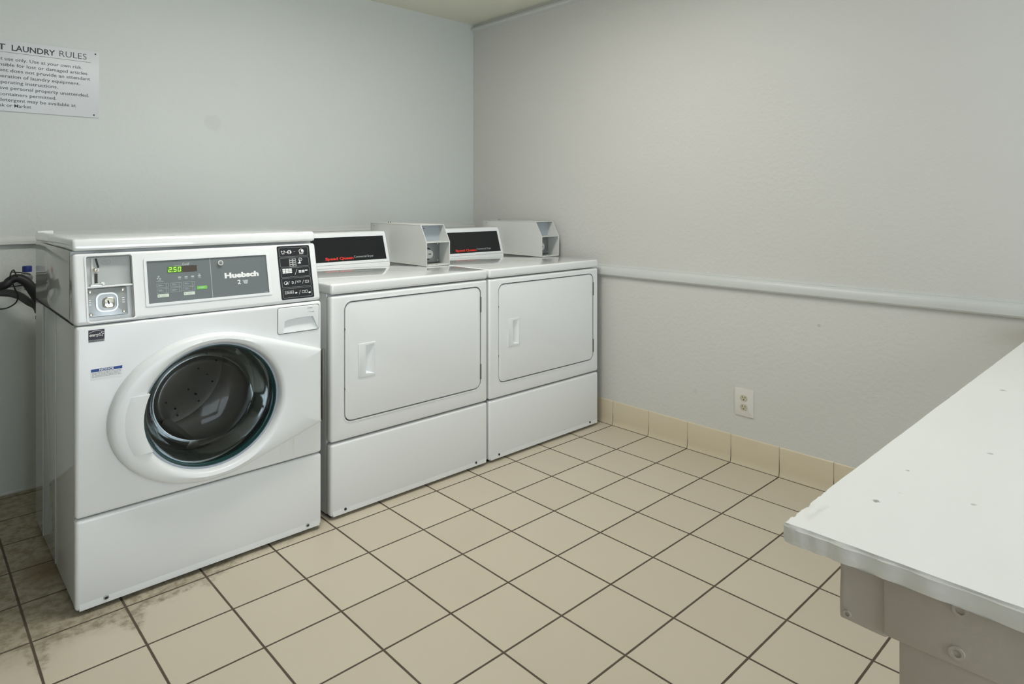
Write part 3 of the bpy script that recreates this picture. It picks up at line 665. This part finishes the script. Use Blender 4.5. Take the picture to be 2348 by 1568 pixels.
# stickers
en = obj('energy_sticker', fbox(BM(), FW, -2.1490, -2.1120, 0.7225, 0.7490, -0.0002, 0.0004), M['inkdark'], wash, label='small black sticker with white star emblem')
FS = Fr(FW.p(0, 0, 0.0004), FW.u, FW.v, FW.n)
b = BM()
arc = [(-2.1475+0.034*i/12, 0.7400+0.0070*math.sin(math.pi*(0.08+0.84*i/12))) for i in range(13)]
for i in range(12): fprism(b, FS, [arc[i], arc[i+1], (arc[i+1][0], arc[i+1][1]-0.0009), (arc[i][0], arc[i][1]-0.0009)], 0, .0003)
curve_text(b, FS, 'energy', -2.1465, -2.1240, 0.7290, 0.7375, 0, 0.02, 0.35)
st = []
for k in range(10):
    r = 0.0068 if k % 2 == 0 else 0.0030; a = math.radians(90+36*k-8); st.append((-2.1195+r*math.cos(a), 0.7360+r*math.sin(a)))
fring(b, FS, st, [(-2.1195+(x+2.1195)*.68, 0.7360+(z-.7360)*.68) for x, z in st], 0, .0003)
obj('sticker_emblem', b, M['ink'], en)
obj('sticker_strip', fbox(BM(), FW, -2.1490, -2.1120, 0.7165, 0.7225, -0.0002, 0.0004), M['inkgrey'], en)
b = BM(); curve_text(b, FS, 'ENERGY STAR', -2.1475, -2.1135, 0.7178, 0.7212, 0, 0.03); obj('sticker_words', b, M['inkdark'], en)
no = obj('notice_sticker', fbox(BM(), FW, -2.1440, -2.0690, 0.6150, 0.6455, -0.0002, 0.0003), M['plastic'], wash, label='white notice sticker with a blue band')
obj('sticker_band', fbox(BM(), FW, -2.1430, -2.0700, 0.6365, 0.6440, 0.0003, 0.0006), M['blue'], no)
b = BM(); curve_text(b, FS, 'NOTICE', -2.1240, -2.0900, 0.6372, 0.6433, 0.0002, 0.03); obj('sticker_title', b, M['ink'], no)
b = BM()
for k, z in enumerate((0.6330, 0.6296, 0.6262, 0.6228)):
    x = -2.1405
    while x < -2.074:
        w = random.uniform(.0035, .008); fbox(b, FS, x, min(x+w, -2.073), z-0.0005, z+0.0007, -0.0001, .0002); x += w+0.0014
obj('sticker_lines', b, M['inkgrey'], no)

# ------------------------------------------------------------ dryers
DX0_, DX1_ = -1.4405, -0.7315
DFY = 0.055
FD = Fr((0, DFY, 0), (1, 0, 0), (0, 0, 1), (0, -1, 0))
dry = thing('dryer', 'white coin dryer standing between the washer and the dryer in the corner', 'dryer', (-1.086, 0.38, 0), 'white coin dryers along the back wall')
obj('cabinet', box(BM(), DX0_+0.002, DX1_-0.002, 0.092, 0.755, 0.010, 0.775, 0.004), M['side'], dry)
fp = obj('front_panel', box(BM(), DX0_, DX1_, DFY, 0.088, 0.2645, 0.7670, 0.010, 4), M['white2'], dry)
DO = (-1.3905, -0.7685, 0.3250, 0.7440)
cut(fp, fprism(BM(), FD, rrect(DO[0], DO[1], DO[2], DO[3], 0.030, 8), -0.022, 0.02))
b = BM(); fring(b, FD, rrect(DO[0]-0.0035, DO[1]+0.0035, DO[2]-0.0035, DO[3]+0.0035, 0.032, 8), rrect(DO[0], DO[1], DO[2], DO[3], 0.030, 8), -0.002, 0.0014); obj('opening_lip', b, M['white2'], dry)
obj('opening_back', fbox(BM(), FD, DO[0], DO[1], DO[2], DO[3], -0.0218, -0.0212), M['gap'], dry)
G = 0.0042
dd = obj('door', fprism(BM(), FD, rrect(DO[0]+G+0.001, DO[1]-G+0.002, DO[2]+G-0.001, DO[3]-G, 0.027, 8), -0.020, -0.0005, 0.0030, 3), M['white2'], dry)
HX0, HX1, HZ0, HZ1 = -1.3345, -1.2650, 0.4700, 0.5900
cut(dd, fbox(BM(), FD, HX0+0.003, HX1-0.003, HZ0+0.003, HZ1-0.003, -0.017, 0.01))
hd = obj('door_handle', fprism(BM(), FD, rrect(HX0, HX1, HZ0, HZ1, 0.004), -0.0165, 0.0016, 0.0012, 2), M['plastic'], dd)
t = bmesh.new(); xa, xb = HX0+0.0285, HX1-0.005
pr = [(xa, 0.01), (xa, -0.0135), (xa+0.006, -0.0140), (xb, 0.0008), (xb, 0.01)]
z0, z1 = HZ0+0.008, HZ1-0.006
A = [t.verts.new(FD.p(a, z0+(0.010 if c < 0 else 0.0), c)) for a, c in pr]; B = [t.verts.new(FD.p(a, z1-(0.008 if c < 0 else 0.0), c)) for a, c in pr]
n = len(pr); t.faces.new(A); t.faces.new(B[::-1])
for i in range(n): t.faces.new([A[i], A[(i+1) % n], B[(i+1) % n], B[i]])
bmesh.ops.triangulate(t, faces=t.faces); cut(hd, t)
for (z0, z1) in ((0.637, 0.699), (0.362, 0.424)):
    b = BM(); fbox(b, FD, DO[1]-0.004, DO[1]+0.0025, z0, z1, -0.006, 0.0018, 0.0006); obj('hinge', b, M['hingegrey'], dd, label='dark steel door hinge')
for z in (0.44, 0.648): obj('catch', fbox(BM(), FD, DO[0]-0.001, DO[0]+0.005, z-.003, z+.003, -0.004, 0.0005), M['hingegrey'], dd)
b = BM(); box(b, DX0_, DX1_, DFY, 0.088, 0.0115, 0.2590, 0.010, 4); kick_strip(b, DX0_, DX1_, DFY, 0.0105)
obj('lower_panel', b, M['white2'], dry)
obj('base', box(BM(), DX0_+0.012, DX1_-0.012, 0.080, 0.72, 0.0, 0.0120), M['dark'], dry)  # coloured black to paint the dark shadow gap below the dryer
for x in (-1.385, -0.794): obj('screw', fdisc(BM(), FD, x, 0.0255, 0.0048, -0.006, 0.0026, 14, 0.0006), M['gap'], dry, label='dark screw')
b = BM(); box(b, DX0_, DX1_, DFY-0.001, 0.760, 0.7715, 0.8085, 0.009, 4); obj('lid', b, M['lidgloss'], dry)
# rear console leaning back
CX0, CX1 = DX0_+0.012, -0.8445
CF = Fr((0, 0.622, 0.8085), (1, 0, 0), (0, 0.044, 0.140), (0, -0.140, 0.044)); CH = 0.1468
b = BM(); t = bmesh.new()
prf = [(0.617, 0.8085), (0.621, 0.8125), (0.664, 0.9465), (0.6685, 0.9515), (0.676, 0.9530), (0.735, 0.9530), (0.740, 0.9500), (0.740, 0.8085)]
A = [b.verts.new((CX0, yy, zz)) for yy, zz in prf]; B = [b.verts.new((CX1, yy, zz)) for yy, zz in prf]
b.faces.new(A); b.faces.new(B[::-1]); n = len(prf)
for i in range(n): b.faces.new([A[i], A[(i+1) % n], B[(i+1) % n], B[i]])
cons = obj('control_console', b, M['white2'], dry, angle=30)
CFF = Fr((0, 0.6197, 0.8085), (1, 0, 0), (0, 0.043, 0.134), (0, -0.134, 0.043))
b = BM(); fring(b, CFF, [(CX0, 0.006), (CX1, 0.006), (CX1, 0.139), (CX0, 0.139)], [(CX0+0.014, 0.0185), (CX1-0.014, 0.0185), (CX1-0.014, 0.130), (CX0+0.014, 0.130)], 0.0, 0.0030); obj('console_frame', b, M['plastic'], cons)
cpn = obj('control_panel', fbox(BM(), CFF, CX0+0.013, CX1-0.013, 0.0175, 0.131, -0.0005, 0.0012), M['dryblack'], cons, label='black control panel')
F2 = Fr(CFF.p(0, 0, 0.0012), CFF.u, CFF.v, CFF.n)
b = BM(); curve_text(b, F2, 'Speed Queen', -1.1645, -1.0275, 0.0235, 0.0400, 0.0002, 0.045); obj('maker_name', b, M['red'], cons)
b = BM(); curve_text(b, F2, 'Commercial Dryer', -1.0245, -0.9250, 0.0290, 0.0420, 0.0002, 0.0); obj('model_words', b, M['inksoft'], cons)
# coin box
BX0, BX1, BYF, BYB = -0.8430, -0.7150, 0.330, 0.790
b = BM(); side = [(BYF, 0.8105), (BYB, 0.8105), (BYB, 0.9890), (BYF+0.045, 0.9890), (BYF, 0.9130)]
FX = Fr((0, 0, 0), (0, 1, 0), (0, 0, 1), (1, 0, 0))
cb = obj('coin_box', fprism(fprism(BM(), FX, side, BX0, BX0+0.003), FX, side, BX1-0.003, BX1), M['boxmetal'], dry, label='grey-white coin box on the lid')
b = BM(); box(b, BX0, BX1, BYF+0.045, BYB, 0.986, 0.9892, 0.0005); box(b, BX0, BX1, BYB-0.003, BYB, 0.8085, 0.989); box(b, BX0+.002, BX1-.002, BYF+0.001, BYF+0.078, 0.8087, 0.8140, 0.001)
obj('box_shell', b, M['boxmetal'], cb)
b = BM(); box(b, BX0+.002, BX1-.002, BYF+0.0005, BYF+0.080, 0.9105, 0.9140, 0.0006); obj('shelf', b, M['boxmetal'], cb)
obj('upper_plate', box(BM(), BX0+.003, BX1-.003, BYF+0.076, BYF+0.080, 0.914, 0.986), M['blueplate'], cb, label='blue-grey plate inside the upper recess')
FB = Fr((0, BYF+0.076, 0), (1, 0, 0), (0, 0, 1), (0, -1, 0))
b = BM(); fbox(b, FB, -0.8255, -0.8235, 0.950, 0.978, 0.0, 0.0010); fdisc(b, FB, -0.803, 0.972, 0.0022, 0, 0.001, 10); obj('coin_slot', b, M['dark'], cb)
b = BM(); fbox(b, FB, -0.8330, -0.8262, 0.944, 0.984, 0.0, 0.006, .001); obj('slot_guide', b, M['boxmetal'], cb)
obj('lock_plate', fbox(BM(), FB, BX0+.003, BX1-.0035, 0.8175, 0.9095, -0.004, 0.002, 0.0012), M['steelplate'], cb, label='grey steel lock plate')
b = BM(); fring(b, FB, ell(-0.792, 0.8575, 0.031, 0.0285, 32), ell(-0.792, 0.8575, 0.026, 0.024, 32), 0.0015, 0.0045); obj('lock_surround', b, M['gap'], cb)
obj('lock', fdisc(BM(), FB, -0.792, 0.8575, 0.0225, 0.001, 0.026, 28, 0.003, 0.0205, 3), M['boxmetal'], cb)
b = BM()
for dx in (-0.004, 0.004): fdisc(b, FB, -0.789+dx, 0.8580, 0.0028, 0.0255, 0.0264, 10)
obj('keyhole', b, M['dark'], cb)
for z in (0.826, 0.901): obj('rivet', fdisc(BM(), FB, -0.7275, z, 0.0042, 0.001, 0.0055, 14, 0.0018), M['chrome'], cb)
for x in (-0.835, -0.815, -0.790): obj('vent_slot', box(BM(), x, x+0.012, BYF+0.004, BYF+0.009, 0.8140, 0.8146), M['gap'], cb)
for x in (-0.787, -0.775): obj('latch_pin', box(BM(), x-.0015, x+.0015, 0.72, 0.7225, 0.9888, 0.9950, .0005), M['hingegrey'], cb)
obj('side_mark', fbox(BM(), Fr((BX0, 0, 0), (0, -1, 0), (0, 0, 1), (-1, 0, 0)), -0.766, -0.754, 0.974, 0.9775, 0.0, 0.0003), mat('rust_mark', (0.42, 0.34, 0.31), 0.6), cb)

def copy_tree(o, parent=None):
    c = o.copy(); COL.objects.link(c)
    if parent: c.parent = parent
    for ch in list(o.children): copy_tree(ch, c)
    return c
d2 = copy_tree(dry); d2.location.x += 0.7175; d2['label'] = 'white coin dryer standing in the corner against the right wall, farthest from the washer'

# ------------------------------------------------------------ laundry rules sign
FG = Fr((0, YB, 0), (1, 0, 0), (0, 0, 1), (0, -1, 0))
sx0, sx1, sz0, sz1 = -2.475, -1.925, 1.4275, 1.6935
sg = thing('sign', 'white laundry rules sign with black text screwed high on the back wall', 'sign', (-2.2, YB, 1.56))
obj('board', fbox(BM(), FG, sx0, sx1, sz0, sz1, 0.0, 0.005, 0.0008), M['sign'], sg)
FT = Fr(FG.p(0, 0, 0.005), FG.u, FG.v, FG.n)
b = BM()
curve_text(b, FT, 'GUEST', -2.337, -2.2247, 1.6545, 1.6770, 0, 0.018)
curve_text(b, FT, 'LAUNDRY', -2.2065, -2.0720, 1.6545, 1.6765, 0, 0.018)
obj('bold_heading', b, M['inkdark'], sg)
b = BM(); curve_text(b, FT, 'RULES', -2.0580, -1.9680, 1.6560, 1.6785, 0, -0.008); obj('heading', b, M['inkdark'], sg)
obj('underline', fbox(BM(), FT, -2.44, -1.954, 1.6460, 1.6472, 0, 0.0002), M['inkdark'], sg)
TX = mat('sign_text_ink', (0.06, 0.06, 0.075), 0.6)
lines = [('For guest use only. Use at your own risk.', -2.306, -1.983, 1.6165, -0.008), ('Not responsible for lost or damaged articles.', -2.329, -1.962, 1.595, -0.008),
         ('Management does not provide an attendant', -2.322, -1.956, 1.574, -0.008), ('for the operation of laundry equipment.', -2.322, -1.991, 1.552, -0.008),
         ('Follow operating instructions.', -2.312, -2.063, 1.530, -0.008), ('Do not leave personal property unattended.', -2.322, -1.960, 1.5085, -0.008),
         ('No glass containers permitted.', -2.318, -2.068, 1.4855, -0.008), ('Laundry detergent may be available at', -2.317, -2.004, 1.464, -0.008),
         ('the Front Desk or Market', -2.340, -2.147, 1.4435, 0)]
b = BM()
for (s, a0, a1, z, dsc) in lines:
    desc = any(c in s for c in 'gpyjq'); top = 0.0122; curve_text(b, FT, s, a0, a1, z-(0.0042 if desc else 0.0), z+top, 0, 0.006)
obj('rules_text', b, TX, sg)
for (x, z) in ((-1.9380, 1.6825), (-1.9430, 1.4380), (-2.46, 1.6825), (-2.46, 1.4380)): obj('screw', fdisc(BM(), FT, x, z, 0.0030, 0, 0.0018, 14, 0.0006), M['inkdark'], sg)

# ------------------------------------------------------------ wall outlet
FO = Fr((XR, 0, 0), (0, -1, 0), (0, 0, 1), (-1, 0, 0))
ot = thing('wall_outlet', 'white duplex wall outlet low on the right wall above the tile base', 'outlet', (XR, -0.679, 0.26))
obj('plate', fprism(BM(), FO, rrect(0.638, 0.720, 0.2045, 0.3175, 0.002), 0.0, 0.005, 0.0015), M['outlet'], ot)
for z in (0.2420, 0.2795):
    r = obj('socket', fprism(BM(), FO, [(0.679+0.0165*math.cos(t), z+max(-.0125, min(.0125, 0.0150*math.sin(t)))) for t in [2*math.pi*i/28 for i in range(28)]], 0.004, 0.0068, 0.0008), M['ivory'], ot, label='ivory socket')
    b = BM(); fbox(b, FO, 0.6715, 0.6740, z+0.0005, z+0.0080, 0.0066, 0.0070); fbox(b, FO, 0.6840, 0.6862, z+0.0005, z+0.0070, 0.0066, 0.0070); fdisc(b, FO, 0.679, z-0.0060, 0.0024, 0.0066, 0.0070, 12); obj('slots', b, M['slot'], r)
obj('screw', fdisc(BM(), FO, 0.679, 0.2608, 0.0022, 0.004, 0.0058, 12), M['outlet'], ot)

# ------------------------------------------------------------ counter at right
ctr = thing('counter', 'thick white painted counter top with a chipped corner, in the right foreground', 'counter', (-0.87, -2.2, 0))
cx0, cx1, cy1, cy0, ct, th_ = -1.771, XR-0.002, -1.660, -2.78, 0.720, 0.0225
b = BM(); nx, ny = 150, 90
def nz(p, s, k): return noise.noise(V(p)*s)*k
# cross-section loops so that the edge is rounded and uneven
def topz(x, y): return ct + nz((x, y, 0), 9, 0.0007)+nz((x, y, 3), 40, 0.0004)
# denser toward the corner
def warp(i, n, p=1.8): return (i/n)**p
X_ = [cx0+(cx1-cx0)*warp(i, nx) for i in range(nx+1)]; Y_ = [cy1-(cy1-cy0)*warp(j, ny) for j in range(ny+1)]
def edge_pt(x, y, ex, ey):
    # chips and paint build-up along the two free edges
    ox = oy = 0
    if ex: ox = nz((y, 0.3, 1), 55, 0.0022)+nz((y, 7, 1), 170, 0.0010)
    if ey: oy = nz((x, 5, 2), 48, 0.0030)+nz((x, 9, 1), 150, 0.0014)
    dcorner = math.hypot(x-cx0, y-cy1)
    if dcorner < 0.12: oy += -0.004*abs(noise.noise(V((x*60, y*60, 4)))) 
    return x+ox, y+oy
top = []
for i, x in enumerate(X_):
    row = []
    for j, y in enumerate(Y_):
        ex, ey = i == 0, j == 0
        px, py = edge_pt(x, y, ex, ey); z = topz(x, y)
        if ex or ey: z -= 0.0022+0.0012*noise.noise(V((x*40, y*40, 0)))
        if ex and ey: px += 0.003; py -= 0.002
        # a flaked spot near the corner
        if 0.02 < x-cx0 < 0.075 and 0 < cy1-y < 0.016: z -= 0.0035*(0.5+noise.noise(V((x*70, y*70, 8))))
        row.append(b.verts.new((px, py, z)))
    top.append(row)
for i in range(nx):
    for j in range(ny): b.faces.new([top[i][j], top[i+1][j], top[i+1][j+1], top[i][j+1]])
line = [top[0][j] for j in range(ny, -1, -1)]+[top[i][0] for i in range(1, nx+1)]
prev = line
for k, (dz, dout) in enumerate(((0.0040, 0.0016), (0.008, 0.0010), (0.0125, 0.0020), (0.018, 0.0010), (th_+0.0003, -0.0010))):
    cur = []
    for i, v in enumerate(line):
        t = (i-ny)/3.0; n_ = V((-1, 0)) if t <= -1 else V((0, 1)) if t >= 1 else V((-(1-t)/2, (1+t)/2)).normalized()
        q = v.co; w = nz((q.x, q.y, k*2.0), 60, 0.0012)
        cur.append(b.verts.new((q.x+n_[0]*(dout+w), q.y+n_[1]*(dout+w), ct-dz+nz((q.x, q.y, 9+k), 30, 0.0007))))
    for i in range(len(line)-1): b.faces.new([prev[i], prev[i+1], cur[i+1], cur[i]])
    prev = cur
u = [b.verts.new((cx0+0.001, cy1-0.001, ct-th_)), b.verts.new((cx1, cy1-0.001, ct-th_)), b.verts.new((cx1, cy0, ct-th_)), b.verts.new((cx0+0.001, cy0, ct-th_))]; b.faces.new(u)
l3 = [top[i][ny] for i in range(nx+1)]; b.faces.new(l3[::-1]+[b.verts.new((cx0, cy0, ct-th_)), b.verts.new((cx1, cy0, ct-th_))])
obj('countertop', b, M['countertop'], ctr, angle=40)
UZ = ct-th_
def rough_box(bm, x0, x1, y0, y1, z0, z1, k=0.0012, step=0.02):
    t = bmesh.new(); box(t, x0, x1, y0, y1, z0, z1, 0.0025, 2)
    bmesh.ops.subdivide_edges(t, edges=[e for e in t.edges if e.calc_length() > step*1.5], cuts=10, use_grid_fill=True)
    for v in t.verts: v.co += V((noise.noise(v.co*35), noise.noise(v.co*35+V((5, 0, 0))), noise.noise(v.co*35+V((0, 5, 0)))))*k
    merge(bm, t); return bm
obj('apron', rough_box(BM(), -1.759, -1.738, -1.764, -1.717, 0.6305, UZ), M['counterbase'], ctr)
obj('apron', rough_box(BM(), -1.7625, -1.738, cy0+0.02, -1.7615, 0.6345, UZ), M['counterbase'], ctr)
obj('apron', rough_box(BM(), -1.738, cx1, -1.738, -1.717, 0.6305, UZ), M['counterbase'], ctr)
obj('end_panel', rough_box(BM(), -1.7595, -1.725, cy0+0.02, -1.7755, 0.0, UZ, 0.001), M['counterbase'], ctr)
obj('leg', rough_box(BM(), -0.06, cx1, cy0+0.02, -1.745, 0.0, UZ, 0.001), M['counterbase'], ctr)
FA = Fr((-1.7628, 0, 0), (0, -1, 0), (0, 0, 1), (-1, 0, 0))
for (yy, z) in ((1.8305, 0.6915), (1.8275, 0.6485), (1.725, 0.6385)):
    r = 0.0052 if yy > 1.8 else 0.003
    b = BM(); c0 = 0.0 if z > 0.64 and yy > 1.8 else -0.0035
    fring(b, FA, ell(yy, z, r*1.35, r*1.25, 20), ell(yy, z, r*0.8, r*0.75, 20), c0-.001, c0+0.0016); fdisc(b, FA, yy, z, r*0.85, c0-.002, c0+0.0002, 16)
    obj('painted_screw', b, M['counterbase'], ctr, angle=60)

# ------------------------------------------------------------ hoses and valves behind the washer
Yh = 0.95
b = BM(); tube(b, [(-2.42, 1.065, 0.775), (-2.33, 1.0, 0.775), (-2.245, Yh, 0.790), (-2.222, Yh, 0.808), (-2.200, Yh, 0.815), (-2.173, Yh, 0.795), (-2.150, Yh, 0.755), (-2.128, Yh, 0.710), (-2.07, 0.93, 0.62), (-2.05, 0.86, 0.40), (-2.05, 0.79, 0.34), (-2.05, 0.742, 0.34)], lambda t: 0.0148+0.005*min(1, max(0, (t-.35)*3)), 12)
h1 = tag(obj('inlet_hose', b, M['blackhose']), 'thick black hose bundle arching behind the left of the washer', 'hose')
b = BM(); tube(b, [(-2.226, Yh-0.012, 0.812), (-2.222, Yh-0.02, 0.838), (-2.214, Yh-0.015, 0.846), (-2.208, Yh-0.01, 0.832), (-2.203, Yh-0.016, 0.822)], 0.0022, 8)
tube(b, [(-2.222, Yh-0.018, 0.840), (-2.19, Yh-0.02, 0.835), (-2.165, Yh-0.02, 0.826)], 0.0022, 8)
obj('cable_tie', b, M['dark'], h1)
b = BM(); tube(b, [(-2.45, 1.065, 0.74), (-2.33, 1.0, 0.762), (-2.25, 1.000, 0.762), (-2.20, 1.000, 0.750), (-2.165, 0.995, 0.722), (-2.135, 0.99, 0.690), (-2.13, 0.96, 0.60), (-2.12, 0.88, 0.40), (-2.10, 0.80, 0.25), (-2.10, 0.742, 0.25)], 0.0135, 12)
tag(obj('drain_hose', b, M['hose']), 'smooth grey drain hose curving down below the black hose', 'hose')
b = BM(); tube(b, [(-2.42, 1.066, 0.792), (-2.30, 1.045, 0.780), (-2.22, 1.040, 0.776), (-2.16, 1.035, 0.779), (-2.10, 1.0, 0.774), (-2.00, 0.9, 0.70), (-1.98, 0.745, 0.62)], 0.0024, 8)
tag(obj('power_cord', b, M['dark']), 'thin black cord running level under the black hose', 'cord')
b = BM(); tube(b, [(-2.216, Yh, 0.800), (-2.208, 0.955, 0.775), (-2.198, 0.965, 0.750), (-2.205, 0.975, 0.722), (-2.235, 0.98, 0.705), (-2.27, 0.99, 0.712), (-2.36, 1.03, 0.755), (-2.42, 1.062, 0.77)], 0.0024, 8)
obj('wire', b, M['dark'], h1, label='thin black wire looping below the grey hose')
def valve(x, cap, z, label):
    t = thing('water_valve', label, 'valve', (x, YB, z), 'water valves behind the washer')
    Fv = Fr((x, YB, z), (1, 0, 0), (0, 0, 1), (0, -1, 0)); Fz = Fr((x, YB-0.05, z), (1, 0, 0), (0, 1, 0), (0, 0, 1))
    obj('body', fdisc(fdisc(BM(), Fv, 0, -0.004, 0.017, 0.0, 0.062, 20, 0.004), Fz, 0, 0, 0.009, -0.05, 0.012, 14), M['valve'], t)
    obj('handle', fdisc(BM(), Fz, 0, 0, 0.0150, 0.018, 0.040, 20, 0.003), cap, t, label='coloured round handle')
valve(-2.165, M['bluecap'], 0.812, 'blue-capped water valve on the back wall just left of the washer')
valve(-2.285, M['redcap'], 0.812, 'red-capped water valve on the back wall, farther from the washer than the blue one')

# ------------------------------------------------------------ ceiling lamps (out of the picture)
def lamp(x, y, label):
    t = thing('ceiling_lamp', label, 'lamp', (x, y, ZC), 'ceiling lamps')
    obj('housing', box(BM(), x-0.62, x+0.62, y-0.14, y+0.14, ZC-0.060, ZC, 0.004), M['lampbody'], t)
    obj('diffuser', box(BM(), x-0.60, x+0.60, y-0.12, y+0.12, ZC-0.075, ZC-0.028, 0.012), M['lamp'], t)
lamp(-1.35, -0.32, 'long ceiling lamp in the middle of the room, above the picture')

# ------------------------------------------------------------ daylight through the doorway
w = bpy.data.worlds.new('sky'); S.world = w; w.use_nodes = True
bg = w.node_tree.nodes['Background']; bg.inputs[0].default_value = (0.82, 0.90, 1.0, 1); bg.inputs[1].default_value = 2.3
pd = bpy.data.lights.new('doorway_daylight', 'AREA'); pd.shape = 'RECTANGLE'; pd.size = DX1-DX0; pd.size_y = DZ; pd.cycles.is_portal = True
po = bpy.data.objects.new('doorway_daylight', pd); COL.objects.link(po); po.location = ((DX0+DX1)/2, YF-0.02, DZ/2); po.rotation_euler = (math.radians(90), 0, 0)

# ------------------------------------------------------------ camera
cd = bpy.data.cameras.new('camera'); cam = bpy.data.objects.new('camera', cd); COL.objects.link(cam); S.camera = cam
cam.location = (-2.519, -1.997, 1.0896); cam.rotation_euler = (math.radians(90), 0, -math.radians(43.1944))
cd.sensor_fit = 'HORIZONTAL'; cd.sensor_width = 36; cd.lens = 1502.41/2348*36; cd.shift_y = (463.12-784)/2348; cd.clip_start = 0.02
S.view_settings.view_transform = 'Standard'; S.view_settings.look = 'None'; S.view_settings.gamma = 1; S.view_settings.use_curve_mapping = False
S.view_settings.exposure = 1.3
